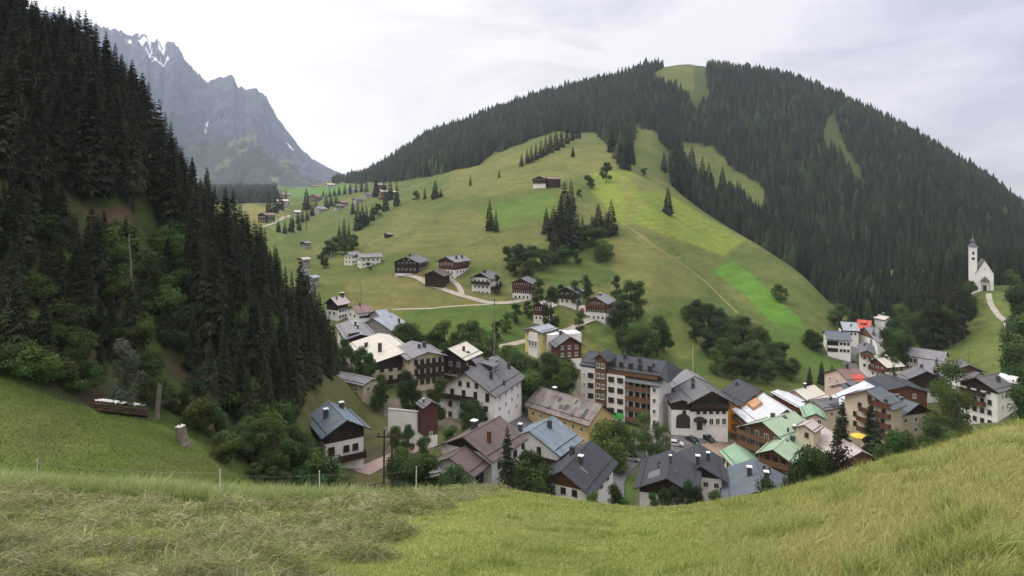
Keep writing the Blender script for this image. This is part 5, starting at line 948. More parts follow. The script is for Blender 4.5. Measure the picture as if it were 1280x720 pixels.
# --- hotel of many roofs, right of the square
r = house('large timber balconied hotel under a cluster of green, silver and pale metal roofs', 'hotel', 'hotel')
h = Block(r, (984, 512), (951, 489), (944, 537), Y=158, roof='silver', lower='cream_wall', upper='orangetimber', split=7.5, oe=1.0, og=.8); h.slab(.55, .80, -.32, -.62, 'roof_rust', .9, 'skylight_box').chimney(.86, -.3, 1.2, .6, False)
for k in range(3): h.win('L', 8, 1.4+2.8*k, 1.1, 1.7, .02, .98, 'w').balcony('L', 2.5+2.8*k, 0, 1, 1.2, 'orangetimber')
h = Block(r, (952, 527), (993, 514), (967, 552), Y=148, roof='green', lower='cream_wall', upper='orangetimber', split=9, oe=1.0, og=1.3, other=8); h.chimney(.55, -.25, .9, .8, False).skylight(.62, .12, 1.2, .9).chimney(.32, .70, .8, .35, False)
for k in range(3): h.win('F', 4, .2+2.8*k, 1.1, 1.6, .08, .95, 'w').balcony('F', 1.3+2.8*k, 0, 1, 1.2, 'orangetimber')
h = Block(r, (966, 562), (994, 536), (985, 581), Y=137, roof='green', lower='cream_wall', upper='orangetimber', split=7, oe=1.0, og=1.2, other=4); h.chimney(.60, .30, 1.0, .9, False).chimney(.92, .05, 1.2, .7).win('R', 4, 1.6, 1.0, 1.2).win('F', 3, .6, 1.0, 1.4, style='b').balcony('F', 1.8, 0, 1, 1.2, 'orangetimber').slab(.48, .52, .1, .2, 'roof_slate', .3, 'skylight')
h = Block(r, (1078, 564), (1030, 534), (1081, 578), Y=134, roof='pinkish', lower='cream_wall', upper='orangetimber', split=3.5, oe=.8, og=.6, other=6); h.win('F', 3, 2.0, 1.2, 1.3, style='b').win('L' if h.xl < -1 else 'R', 5, 1.6, 1.2, 1.3)
h = Block(r, (1005, 531), (1016, 524), (998, 536), Y=143, roof='pinkish', lower='cream_wall', oe=.5, og=.5); h.win('F', 1, 1.2, .9, 1.1, .4, .8, 'b')
h = Block(r, (1020, 517), (1013, 504), (1005, 522), Y=157, roof='brightgreen', lower='cream_wall', oe=.6, og=.6); h.win('F', 2, 1.0)
r = house('low cream annex with a bright green metal roof at the corner of the paved square', 'annex', 'annex')
h = Block(r, (938, 574), (918, 554), (917, 585), H=6.0, ymin=138, roof='brightgreen', lower='cream_wall', oe=.5, og=.5); h.win('L', 3, 1.2, 1.0, 1.2, style='b').win('F', 2, 1.2, 1.0, 1.2, style='b')
r = house('low white roofed house behind the cluster of green roofs', 'house', 'house')
h = Block(r, (1007, 506), (972, 487), (993, 508), H=8.5, Y=178, roof='silver', lower='redtimber', oe=.6, og=.6, other=5)
r = house('yellow house with a cream white metal roof below the dark grove', 'house', 'house')
h = Block(r, (993, 488), (1018, 481), (1005, 504), H=8.0, Y=192, roof='cream', lower='yellow_wall', oe=.6, og=.6); h.win('F', 2, .6, 1.0, 1.2).win('L' if abs(h.xl) > 99 else 'F', 2, 2.8, 1.0, 1.2).chimney(.5, .02, 1.2, .7)
r = house('long low building with a dark brown roof left of the blue roofed guest house', 'building', 'building')
h = Block(r, (1016, 502), (1062, 495), (1031, 513), H=7.0, Y=172, roof='slate', lower='cream_wall', oe=.6, og=.6); h.slab(.25, 1.0, .45, 1.0, 'roof_charcoal', .03); h.win('R', 4, 1.5, 1.1, 1.1).chimney(.45, .1, .8, .5, False)
# --- black roofs behind the crest of the near meadow
r = house('house with black seamed roof and white flue, nearer of two joined black roofs', 'house', 'house')
h = Block(r, (833, 598), (839, 562), (792, 611), H=8.5, ymin=86, roof='charcoal', lower='plaster', upper='timber', split=4.0, oe=1.0, og=1.6, other=None); h.chimney(.55, .04, 1.3, .5).skylight(.35, .22, 1.0, .8).skylight(.62, -.35, 1.0, .8).chimney(.45, -.33, .5, .3, False).win('F', 3, 1.6, 1.1, 1.3, style='b').slab(.18, .40, -.25, -.62, 'roof_slate', .03)
r = house('black roofed house with white wall and two white capped chimneys, behind the nearer one', 'house', 'house')
h = Block(r, (876, 583), (873, 554), (909, 603), H=8.5, ymin=90, roof='charcoal', lower='plaster', upper='timber', split=2.8, oe=1.0, og=1.4); h.chimney(.12, -.10, 1.7, .8).chimney(.45, .34, 1.6, .7).win('F', 2, 1.8, 1.1, 1.2, .5, 1)
r = house('house with broad plain grey blue roof and two white capped chimneys below the meadow', 'house', 'house')
h = Block(r, (954, 612), (942, 573), (903, 628), H=8.5, ymin=84, roof='bluegrey', lower='plaster', upper='timber', split=3.0, oe=.9, og=1.2); h.chimney(.52, -.22, 1.6, .9).chimney(.38, .18, 1.7, .9).chimney(.68, .20, 1.2, .5, False).chimney(.70, .34, 1.2, .5, False).win('F', 2, 1.6, 1.1, 1.2, style='b')
# --- right hand end of the village
r = house('large cream guest house with timber balconies and long blue grey roof, right of village', 'guest house', 'guest_house')
h = Block(r, (1149, 505), (1096, 487), (1140, 526), H=13.0, Y=166, roof='bluegrey', lower='cream_wall', upper='timber', split=3.2, oe=1.0, og=1.1); h.dormer(.56, -.55, 5.5, 1.7, 'roof_bluegrey', 'fascia', 3).chimney(.42, -.22, 1.6, .9, False).win('F', 3, 1.0, 1.1, 1.3, style='w').win('F', 3, 3.8, 1.1, 1.3)
for k in range(3): h.win('L', 7, 1.4+2.7*k, 1.1, 1.4, .03, .97)
h = Block(r, (1082, 488), (1100, 482), (1059, 513), Y=165, roof='bluegrey', lower='cream_wall', fascia='redtimber', oe=.8, og=1.2, other=7)
for k in range(4): h.win('F', 3, -1.2+2.7*k, 1.0, 1.4, (.45, .2, .08, .08)[k], .95, 'b').balcony('F', -.1+2.7*k, (.55, .35, .3, .3)[k], .97, 1.2, 'redtimber')
h = Block(r, (1080, 476), (1096, 485), (1064, 497), Y=178, roof='silver', lower='plaster', oe=.5, og=.4, other=3)
r = house('pink house with a faded red roof patched in bright red beside the village road', 'house', 'house')
h = Block(r, (1045, 461), (1071, 459), (1052, 479), H=10.5, roof='redbrown', lower='pink_wall', oe=.5, og=.5); h.slab(.32, .85, .48, .92, 'roof_red', .04).chimney(.5, .05, 1.6, .6, False).win('F', 3, 1.2, .9, 1.2).win('F', 3, 4.0, .9, 1.2).win('R', 4, 1.6, .9, 1.2)
h2 = Block(r, (1050, 480), (1068, 478), (1047, 493), Y=h.Y-12, roof='bluegrey', lower='pink_wall', oe=.4, og=.4); h2.dormer(.6, .5, 2.4, .9, 'roof_bluegrey', 'fascia', 1)
r = house('brown and white chalet with a cream white roof in the middle of the upper village', 'chalet', 'chalet')
h = Block(r, (1095, 448), (1118, 446), (1101, 460), H=9.0, roof='cream', lower='plaster', upper='redtimber', split=4.2, oe=.8, og=.8); h.win('F', 3, 1.4, 1.0, 1.2).win('F', 3, 4.0, 1.0, 1.2).win('R', 3, 1.4, 1.0, 1.2).win('R', 3, 3.8, 1.0, 1.2).balcony('F', 2.4, .1, .9, 1.1, 'redtimber').chimney(.5, .1, 1.0, .6)
r = house('white house with honey coloured gable boards facing the village road', 'house', 'house')
h = Block(r, (1084, 438), (1082, 427), (1074, 444), H=11.0, roof='slate', lower='plaster', upper='orangetimber', split=2.6, oe=.8, og=.8); h.win('F', 2, 1.8, 1.1, 1.3).win('F', 2, 4.6, 1.1, 1.3).win('F', 2, -.4, .9, .9, .25, .75).balcony('F', 1.0, 0, 1, 1.1, 'orangetimber').win('R', 3, 1.6, 1.0, 1.2).win('R', 3, 4.2, 1.0, 1.2).chimney(.6, -.2, .9, .6, False)
r = house('big plain building with a wide grey roof above the road', 'building', 'building')
h = Block(r, (1080, 409), (1110, 409), (1078, 428), H=10.0, ymin=200, roof='grey', lower='plaster', upper='orangetimber', split=4.0, oe=.6, og=.6); h.chimney(.5, .5, .8, .5, False).win('R', 6, 1.4, 1.1, 1.2).win('B', 3, 1.6)
r = house('small house with a vivid orange red roof at the back of the upper village', 'house', 'house')
h = Block(r, (1072, 399), (1090, 401), (1075, 411), H=8.5, ymin=200, roof='red', lower='plaster', oe=.6, og=.6); h.win('R', 3, 1.5).win('F', 2, 1.5).dormer(.5, .5, 2, .9, 'roof_red', 'redtimber', 1)
r = house('house with a pale blue metal roof beside the orange red roof', 'house', 'house')
h = Block(r, (1050, 402), (1071, 403), (1047, 413), H=8.0, ymin=200, roof='paleblue', lower='plaster', upper='timber', split=3.5, oe=.6, og=.6); h.win('R', 3, 1.5).chimney(.55, .5, .9, .5, False)
r = house('white house with blue grey roof and dark loggias at the foot of the spur', 'house', 'house')
h = Block(r, (1030, 413), (1062, 415), (1033, 424), H=7.8, ymin=200, roof='bluegrey', lower='plaster', oe=.7, og=.6); h.win('R', 3, 1.6, 2.0, 1.8, .02, .42, 'b').win('R', 3, 4.4, 1.6, 1.6, .02, .42, 'b').win('R', 3, 1.6, 1.0, 1.2, .5, .98, 'b').win('R', 3, 4.4, 1.0, 1.2, .5, .98, 'b').chimney(.7, .1, .9, .6, False)
r = house('small white tower like house high at the forest edge of the upper village', 'house', 'house')
h = Block(r, (1113, 396), (1111, 394), None, H=8.5, Y=272, yaw=0, L=6, W=6, pitch=24, roof='cream', lower='plaster', oe=.5, og=.5) if False else Block(r, (1112, 396), None, None, H=9, ymin=200, yaw=-14, L=7, W=6, pitch=26, roof='cream', lower='plaster', oe=.5, og=.5, found=9); h.win('F', 2, 1.2, .9, 1.1).win('F', 2, 3.6, .9, 1.1).chimney(.5, 0, 1.0, .6)
h2 = Block(r, (1119, 403), None, None, Y=h.Y-2, yaw=-14, L=5, W=6, pitch=22, roof='slate', lower='plaster', upper='redtimber', split=2.4, oe=.4, og=.4, found=9); h2.win('F', 2, 2.0, .8, 1.0)
r = house('long cream hall with big windows and a grey roof in front of the wooded bank', 'hall', 'hall')
h = Block(r, (1134, 433), (1184, 440), (1132, 444), H=10.0, ymin=190, roof='grey', lower='cream_wall', oe=.7, og=.5); h.win('R', 10, 1.8, 1.2, 1.8, .0, .98, 'w').win('R', 10, 4.6, 1.2, 1.4, .0, .98).win('B', 3, 2, 1.2, 1.6)
h2 = Block(r, (1147, 448), (1182, 452), (1146, 459), Y=h.Y-9, roof='grey', lower='cream_wall', oe=.4, og=.4)
r = house('chalet with white base, dark timber gable and grey roof before the long hall', 'chalet', 'chalet')
h = Block(r, (1159, 464), (1145, 457), (1144, 476), H=9.5, Y=202, roof='slate', lower='plaster', upper='timber', split=5.0, oe=1.0, og=1.2); h.win('F', 4, 1.0, 1.0, 1.2, style='b').win('F', 5, 4.4, 1.2, 1.6, .02, .98, 'b').win('L', 3, 2.0, 1.0, 1.2, style='b').win('L', 3, 4.4, 1.0, 1.2, style='b').balcony('F', 2.2, 0, 1, 1.2, 'timber').chimney(.7, .1, 1.2, .7, False)
r = house('low house under a spreading blackish roof between the chalets on the right', 'house', 'house')
h = Block(r, (1134, 482), (1106, 467), (1104, 489), H=6.5, Y=186, roof='charcoal', lower='redtimber', oe=.8, og=.8); h.win('F', 2, 1.4)
r = house('tall white house with grey roof, arched dormer and timber balcony, right end of village', 'house', 'house')
h = Block(r, (1220, 472), (1259, 464), (1238, 491), H=14.0, Y=172, roof='slate', lower='plaster', upper='timber', split=3.4, oe=.9, og=1.2); h.win('F', 3, .8, 1.0, 1.3, style='b').win('F', 4, 3.8, 1.0, 1.3, style='b').win('F', 4, 6.6, 1.0, 1.3, style='b').win('F', 4, 9.4, 1.0, 1.3, style='b').balcony('F', 2.2, .05, .7, 1.3, 'timber').balcony('F', 5.0, .05, .7, 1.3, 'redtimber').win('R', 3, 2.0, .8, 1.2, .1, .6).win('R', 3, 5.0, .8, 1.2, .1, .6).balcony('R', 4.5, .65, 1.0, 1.4, 'redtimber').chimney(.38, .45, 1.4, .8, False)
dm = MB(); pts = [(-1.5, 0), (1.5, 0)]+[(1.5*math.cos(a), .7+1.1*math.sin(a)) for a in np.linspace(0, math.pi, 9)]; dm.prism_y(pts, -2.2, 2.2); dm.prism_y([(x*.62, .25+z*.72) for x, z in pts], -2.26, -2.0, 1); o = dm.obj('arched_dormer', [M['plaster'], M['glass']], r); x_ = h.xr*.5; h.place(o, (x_, h.L*.22, h.rz_at(x_)-.3), math.pi/2)
r = house('small grey roofed outbuilding just behind the tall house at the right end', 'outbuilding', 'outbuilding')
h = Block(r, (1212, 456), (1201, 449), (1206, 463), H=8.5, Y=182, roof='slate', lower='plaster', upper='redtimber', split=3.0, oe=.7, og=.7, other=4); h.win('F', 2, 1.5)
h2 = Block(r, (1226, 466), (1212, 462), (1220, 474), Y=180, roof='slate', lower='plaster', oe=.5, og=.5)

# --- chalets along the lane on the hillside
def chalet(label, apex, Hh, yaw, L, W, pitch, roof, lower='plaster', upper='timber', split=4.5, rows=(1.0, 3.6), n=4, style='w', bal=True, side='R', oe=1.0, og=1.1, cat='chalet', railing='timber', found=5):
    r = house(label, cat, cat.replace(' ', '_')); h = Block(r, apex, H=Hh, ymin=180, yaw=yaw, L=L, W=W, pitch=pitch, roof=roof, lower=lower, upper=upper, split=split, oe=oe, og=og, found=found)
    for k, dz in enumerate(rows): h.win('F', n, dz, 1.0, 1.25, .06, .94, style).win(side, 4, dz, 1.0, 1.2, .05, .95, style)
    if bal: h.balcony('F', rows[0]+1.2, .02, .98, 1.2, railing)
    return h
h = chalet('right half of the white farmhouse pair above the meadow, under a long grey roof', (446, 317), 7.6, 62, 13, 9, 22, 'grey', upper=None, split=None, rows=(1.6, 4.0), bal=False, cat='farmhouse')
h = chalet('left half of the white farmhouse pair, with the smaller grey roof', (433, 315), 7.6, 35, 8, 8, 24, 'grey', upper=None, split=None, rows=(1.4, 3.8), n=2, bal=False, cat='farmhouse')
h = chalet('dark timber chalet with broad grey roof between the white farm and the lane fork', (507, 321), 9.2, 14, 14, 14, 22, 'slate', split=8.0, rows=(.6, 3.4), n=5, side='R'); h.chimney(.3, .05, 1.2, .9, False); h.win('F', 2, -1.2, .9, 1.0, .3, .7)
h = chalet('brown chalet on white base with grey roof and two chimneys, above lane fork', (557, 321), 9.8, 28, 14, 11, 24, 'grey', upper='redtimber', split=6.0, rows=(1.2, 4.9, 7.2), n=4, bal=False); h.chimney(.35, .5, 1.3, .8, False).chimney(.7, .5, 1.3, .8, False); h.balcony('R', 2.0, 0, 1, 1.2, 'redtimber')
h = chalet('weathered dark barn with a sagging roof right at the lane fork', (541, 338), 8, 20, 9, 11, 24, 'brown', lower='timber', upper=None, split=None, rows=(), bal=False, cat='barn')
h = chalet('cream white chalet with dark balcony and grey roof beside the lane bend', (600, 341), 9, 24, 11, 11, 26, 'slate', upper='timber', split=2.2, rows=(1.2, 3.8, 6.2), n=4); h.chimney(.3, .1, 1.2, .9, False); h.balcony('R', 4.6, 0, 1, 1.2, 'timber')
h = chalet('dark red timber chalet with white ground floor beside lane, right of dark tree', (651, 348), 9, 18, 10, 10, 24, 'slate', upper='redtimber', split=6.4, rows=(.8, 3.6, 6.0), n=4, railing='redtimber')
h = chalet('small dark timber chalet half hidden by trees left of the red fronted chalet', (708, 359), 8.5, 24, 10, 9.5, 26, 'grey', upper='timber', split=5.0, rows=(1.0, 3.8), n=3)
h = chalet('red brown chalet with light grey roof and a white base with a red panel', (744, 371), 9.6, 26, 12, 10.5, 27, 'grey', upper='orangetimber', split=6.4, rows=(.6, 3.4, 6.0), n=4, railing='redtimber'); h.chimney(.45, .05, .8, .8); h.part(MB().box(h.bl-3.2, h.bl-.1, -h.yb, -h.yb+4, -3, h.zel-2.2), 'side_annex', M['plaster']); h.part(MB().box(h.bl-2.4, h.bl-.8, -h.yb-.12, -h.yb+.05, h.zel-5.6, h.zel-2.8), 'red_panel', M['red_paint'])
h = chalet('little maroon chalet with a white base, next to a dark pointed tree', (674, 378), 9, 30, 8, 8, 26, 'pinkish', upper='maroon', split=5.2, rows=(1.0, 4.4), n=3, bal=False)
h = chalet('yellow and white modern house with a flat pitched pale blue roof', (664, 410), 9.5, 40, 10, 9, 14, 'paleblue', lower='lemon_wall', upper=None, split=None, rows=(1.0, 3.6), n=3, bal=False, cat='house'); h.part(MB().box(h.bl+2.5, h.br-.8, -h.yb-1.3, -h.yb, -3, h.zer-.5), 'white_bay', M['plaster'])
h.win('F', 3, 4.0, 1.0, 1.9, .35, .9, out=1.3)
h = chalet('reddish brown timber chalet with a steep grey roof and white base above the white hotel', (713, 421), 11, -14, 12, 10.5, 32, 'slate', upper='redtimber', split=7.5, rows=(.8, 3.2), n=3, bal=False); h.chimney(.6, -.2, 1.2, .8); h.part(MB().box(h.bl-1.5, h.br+2.4, h.yb-3.5, h.yb+2, -3, h.H-.6), 'white_annex', M['plaster']); h.skylight(.3, .4)
h = chalet('dark timber farm with a red roofed wing, high on the open meadow', (674, 220), 9, 6, 9, 11, 24, 'slate', upper='timber', split=5.5, rows=(.6, 3.0), n=4, cat='farmhouse'); h2 = Block(h.root, (683, 221), Y=h.Y+3, yaw=82, L=10, W=8, pitch=22, roof='redbrown', lower='timber', oe=.5, og=.5, found=5)
h = chalet('tiny grey hay hut standing alone on the slope below the spruce row', (482, 291), 3.6, 40, 4.5, 4.5, 24, 'grey', lower='timber', upper=None, split=None, rows=(), bal=False, cat='hut', oe=.4, og=.4)
h = chalet('tiny dark hay hut on the shoulder of the meadow left of the pair of spruces', (536, 304), 330, 40, 2.6, 2.4, 30, 'brown', lower='timber', upper=None, split=None, rows=(), bal=False, cat='hut', oe=.3, og=.3) if False else None
# --- the far hamlet in the valley at the left
def far(label, px, py, Y, w, l, hgt, yaw, roof, lower='plaster', upper=None, group=None, cat='house'):
    hgt *= .82; lower = 'concrete' if lower == 'plaster' else lower
    r = house(label, cat, cat, group); Yh = hit(px, py, max(250, Y*.55), 2000, hgt).y; k = min(1.35, max(.75, Yh/Y)); w *= k*.8; l *= k*.8
    h = Block(r, (px, py), Y=Yh, yaw=yaw, L=l, W=w, pitch=22, roof=roof, lower=lower, upper=upper, split=None if upper is None else hgt*.5, oe=.8, og=.8, found=12)
    h.win('F', 3, 1.6, 1.3, 1.5).win('F', 3, 4.6, 1.3, 1.5).win('R', 4, 1.6, 1.3, 1.5).win('R', 4, 4.6, 1.3, 1.5); return r
far('dark red farmhouse on the far knoll at the end of a pale track', 327, 266, 560, 14, 16, 10, 20, 'redbrown', 'timber')
far('small white topped hut beside the pale track of the far knoll', 367, 263, 600, 10, 8, 7, 60, 'silver', 'plaster', 'timber')
far('white block with several window rows in the far hamlet', 394, 258, 640, 17, 14, 11, 40, 'grey', 'plaster')
far('white house with pale roof left of the big dark tree in the far hamlet', 345, 249, 760, 14, 18, 10, 60, 'cream', 'plaster')
far('grey roofed house at the left of the far hamlet', 350, 241, 900, 18, 20, 11, 60, 'grey', 'plaster')
far('orange brown timber house before the bright far meadow', 391, 243, 820, 18, 14, 13, 30, 'redbrown', 'orangetimber')
far('dark house near the two spruces of the far hamlet', 418, 255, 640, 12, 12, 10, 40, 'slate', 'plaster', 'timber')
far('white house among the far spruces right of the white block', 424, 251, 690, 12, 12, 10, 40, 'redbrown', 'plaster', 'redtimber')
far('white house with a slate roof halfway up the far hamlet', 442, 247, 780, 15, 15, 10, 55, 'slate', 'plaster')
far('long low blue grey roof at the upper edge of the far hamlet', 456, 241, 860, 14, 24, 9, 70, 'bluegrey', 'plaster')
far('reddish house with light roof behind the tall spruce pair', 474, 237, 900, 18, 18, 13, 60, 'pinkish', 'redtimber')
far('white house hidden behind the tall spruce pair on the left shoulder', 488, 238, 860, 13, 13, 11, 40, 'cream', 'plaster', 'timber')
far('timber house at the dark forest edge above the far hamlet', 470, 229, 1100, 20, 22, 14, 50, 'grey', 'redtimber')
far('pale house under the forest right of the bright far meadow', 437, 235, 1150, 20, 20, 12, 40, 'grey', 'plaster')
far('white house on the rim of the bright far meadow', 408, 229, 1500, 24, 24, 14, 60, 'pinkish', 'plaster')
far('brown house on the rim of the bright far meadow, left of the white one', 388, 231, 1450, 22, 26, 13, 60, 'redbrown', 'plaster', 'redtimber')
far('pinkish house beside the stream at the edge of the left wood', 374, 322, 345, 7, 8, 7, 30, 'pinkish', 'plaster')
far('white house with bluish roof lowest by the stream at the left wood', 386, 345, 305, 7, 9, 7, 10, 'paleblue', 'plaster')
far('long grey roof glimpsed over the left wood by the stream', 378, 302, 420, 7, 10, 6, 10, 'grey', 'plaster', 'timber')

# gravel and trodden earth round every house of the village
def yards():
    me = bpy.data.objects['ground'].data; a = me.color_attributes['Col']; n = len(me.vertices)
    c = np.empty(n*4, np.float32); a.data.foreach_get('color', c); c = c.reshape(-1, 4); v = np.empty(n*3, np.float32); me.vertices.foreach_get('co', v); v = v.reshape(-1, 3)
    nz = fbm(v[:, 0]/2.2, v[:, 1]/2.2, 97, 3)*3.2
    for mx, my, dx, dy, hl, wr, wl, Y in PADS:
        if Y > 320: continue
        q = np.nonzero((np.abs(v[:, 0]-mx) < 26) & (np.abs(v[:, 1]-my) < 26))[0]; X, Yv = v[q, 0]-mx, v[q, 1]-my
        f = X*dx+Yv*dy; s_ = X*dy-Yv*dx; d = np.maximum(np.abs(f)-hl, np.maximum(s_-wr, -s_-wl))
        w = np.clip((1.6+nz[q]-d)/1.2, 0, 1)[:, None]*.85; c[q, :3] = c[q, :3]*(1-w)+np.array([.155, .145, .118])*w
    a.data.foreach_set('color', c.ravel())
yards()

# ------------------------------------------------------------------ church on its knoll
def build_church():
    r = house('white church with slender tower, dark onion dome and steep gable on the knoll', 'church', 'church')
    h = Block(r, (1231, 325), Y=313, yaw=30, L=11.5, W=8.0, pitch=61, roof='slate', lower='plaster', oe=.35, og=.3, found=6)
    h.win('R', 3, 3.0, .9, 2.2, .1, .9); h.win('F', 1, -2.2, .7, .9, .35, .65)
    h.part(MB().prism_y([(-1.9, 5.2), (1.9, 5.2), (0, 7.6)], -h.yb-2.4, -h.yb-.05).box(-1.7, -1.5, -h.yb-2.2, -h.yb-2.0, 0, 5.2).box(1.5, 1.7, -h.yb-2.2, -h.yb-2.0, 0, 5.2), 'porch', M['roof_slate'])
    h.part(MB().box(-.8, .8, -h.yb-.12, -h.yb+.1, -2.0, 3.0), 'door', M['fascia'])
    tx = -4.7; w = 1.6; top = 22.0
    t = h.part(MB().box(tx-w, tx+w, -5.2, -5.2+2*w, -6, top).box(tx-w-.2, tx+w+.2, -5.4, -5.0+2*w, top, top+.35), 'tower', M['plaster'])
    cy = -5.2+w
    prof = [(w*1.45, top+.3), (w*1.32, top+.9), (w*.95, top+1.6), (w*.55, top+2.2), (w*.42, top+2.6), (w*.62, top+3.1), (w*.66, top+3.6), (w*.45, top+4.3), (w*.14, top+5.2), (.05, top+7.6), (.02, top+7.7)]
    MB().lathe(prof, tx, cy, 8, 0, math.pi/8).obj('onion_dome', M['roof_slate'], t)
    for sx, sy, rz in ((0, -1, 0), (1, 0, math.pi/2)):
        a = MB().prism_y([(-.42, 0), (.42, 0), (.42, 1.3), (.25, 1.65), (0, 1.8), (-.25, 1.65), (-.42, 1.3)], -.06, .06).obj('belfry_window', M['glass'], t)
        a.location = (tx+sx*(w+.03), cy+sy*(w+.03), top-3.6); a.rotation_euler.z = rz
        c = MB().lathe([(.75, -.03), (.75, .03)], 0, 0, 16).obj('clock_face', M['chim'], t); c.rotation_euler = (math.pi/2, 0, rz); c.location = (tx+sx*(w+.04), cy+sy*(w+.04), top-5.6)
    p0, p1 = at(1216, 308), at(1243, 306)
    r2 = empty('churchyard_wall', p0); tag(r2, 'low grey stone wall in front of the white church', 'wall')
    d = (p1-p0); MB().box(0, d.length, -.25, .25, -1.5, 1.5).box(-.1, d.length+.1, -.35, .35, 1.5, 1.65).obj('stones', M['stone'], r2); r2.rotation_euler.z = math.atan2(d.y, d.x)
build_church()

# ------------------------------------------------------------------ lanes, road and tracks laid on the land
def ribbon(name, pts, width, mat, ymin=100, up=0.10):
    P = [hit(px, py, ymin) for px, py in pts]; Q = []
    for i in range(len(P)-1):
        n = max(2, int((P[i+1]-P[i]).length/1.2))
        for k in range(n):
            t = k/n; a = P[max(i-1, 0)]; b = P[i]; c = P[i+1]; d = P[min(i+2, len(P)-1)]
            Q.append(0.5*((2*b)+(c-a)*t+(2*a-5*b+4*c-d)*t*t+(3*b-a-3*c+d)*t**3))
    Q.append(P[-1]); Q = np.array([(q.x, q.y) for q in Q]); T = np.gradient(Q, axis=0); T /= np.linalg.norm(T, axis=1)[:, None]+1e-9; N = np.stack([-T[:, 1], T[:, 0]], 1)
    V = []; m = 5; zc = ground(Q[:, 0], Q[:, 1])
    for k in range(m):
        s = (k/(m-1)-.5)*width*(1+0.12*fbm(Q[:, 0]/6, Q[:, 1]/6+k*7, 3, 2)); X = Q+N*s[:, None]; V.append(np.stack([X[:, 0], X[:, 1], np.maximum(ground(X[:, 0], X[:, 1]), zc-0.25)+up], 1))
    V = np.stack(V, 1); n = len(Q); idx = np.arange(n*m).reshape(n, m); Fq = np.stack([idx[:-1, :-1], idx[1:, :-1], idx[1:, 1:], idx[:-1, 1:]], -1).reshape(-1, 4)
    o = link(name, mesh_np(name, V.reshape(-1, 3), Fq, M[mat], None, None, True)); tag(o, kind='structure'); return o
ribbon('church_path', [(1236, 367), (1238, 379), (1247, 393), (1257, 403), (1261, 418), (1260, 436)], 2.3, 'gravel', 180)
ribbon('lane', [(497, 344), (520, 347), (535, 355), (552, 361), (575, 369), (600, 376), (618, 379), (640, 378), (664, 374)], 2.8, 'gravel', 200)
ribbon('lane', [(578, 369), (574, 359), (566, 351), (556, 345)], 2.2, 'gravel', 200)
ribbon('path', [(490, 387), (530, 386), (560, 383.5), (600, 381), (632, 379)], 1.0, 'gravel', 200)
ribbon('track', [(786, 284), (800, 294), (820, 309), (850, 328), (880, 351), (905, 375), (922, 391)], 1.3, 'dirt', 200, .06)
ribbon('road', [(1078, 482), (1070, 466), (1061, 452), (1064, 440), (1074, 428), (1077, 418)], 5.0, 'asphalt', 180)
ribbon('lane', [(622, 434), (650, 428), (690, 419), (715, 411), (728, 404), (742, 399)], 3.0, 'gravel', 190)
ribbon('street', [(762, 628), (764, 600), (778, 580), (800, 568), (825, 560), (850, 551), (880, 546)], 6.0, 'asphalt', 104)
ribbon('street', [(640, 548), (648, 530), (652, 512), (650, 500)], 4.5, 'asphalt', 118)
ribbon('driveway', [(452, 592), (478, 578), (505, 566), (530, 556), (520, 535)], 3.6, 'paving', 98)
ribbon('track', [(330, 283), (348, 276), (362, 269)], 3.0, 'gravel', 400)
ribbon('track', [(836, 262), (845, 275), (858, 288)], 1.2, 'dirt', 250, .05)
ribbon('stream_bed', [(378, 335), (383, 350), (388, 366)], 5.0, 'asphalt', 220, .1)

# ------------------------------------------------------------------ cars on the square
def car(px, py, rz, paint, label, ymin=110):
    p = hit(px, py, ymin); r = empty('parked_car', p); r.rotation_euler.z = R(rz); tag(r, label, 'car', None)
    prof = [(-2.15, .28), (2.1, .28), (2.15, .62), (1.95, .80), (1.15, .92), (.45, 1.42), (-1.05, 1.45), (-1.85, .98), (-2.15, .86)]
    b = MB().prism_y([(x, z) for x, z in prof], -.86, .86).obj('body', M[paint], r)
    md = b.modifiers.new('bevel', 'BEVEL'); md.width = .09; md.segments = 2
    g = MB(); g.prism_y([(1.02, .96), (.42, 1.36), (-.98, 1.39), (-1.62, 1.0)], -.875, .875); g.prism_y([(1.20, .93), (.50, 1.43), (.42, 1.38), (1.05, .92)], -.74, .74); g.prism_y([(-1.08, 1.46), (-1.88, 1.0), (-1.8, .95), (-1.0, 1.4)], -.74, .74); g.obj('window', M['carglass'], r)
    for x in (-1.3, 1.32):
        for y in (-.80, .80):
            w = MB().lathe([(.31, -.11), (.33, -.06), (.33, .06), (.31, .11)], 0, 0, 16).obj('wheel', M['rubber'], r); w.rotation_euler.x = math.pi/2; w.location = (x, y, .33)
            q = MB().lathe([(.19, -.125), (.19, .125)], 0, 0, 12).obj('rim', M['metal'], w)
    for y in (-.62, .62):
        MB().box(2.06, 2.16, y-.17, y+.17, .60, .74).obj('headlight', M['capw'], r); MB().box(-2.17, -2.08, y-.16, y+.16, .68, .84).obj('tail_light', M['red_paint'], r)
car(866, 553, -62, 'carblack', 'black parked car nearest the inn porch on the pink paved square')
car(884, 550, -58, 'carblack', 'black parked car at the right hand corner of the white inn')
car(844, 557, -12, 'carsilver', 'silver parked car on the grey forecourt left of the inn')
car(1100, 480, 20, 'carblack', 'dark parked car between the pink house and the spreading blackish roof', 150)
car(790, 575, -30, 'carsilver', 'silver parked car on the street below the slender trees')
car(1066, 452, 70, 'carblack', 'dark car on the grey road of the upper village', 180)
car(1050, 490, 70, 'carsilver', 'pale parked car by the pink house', 150)

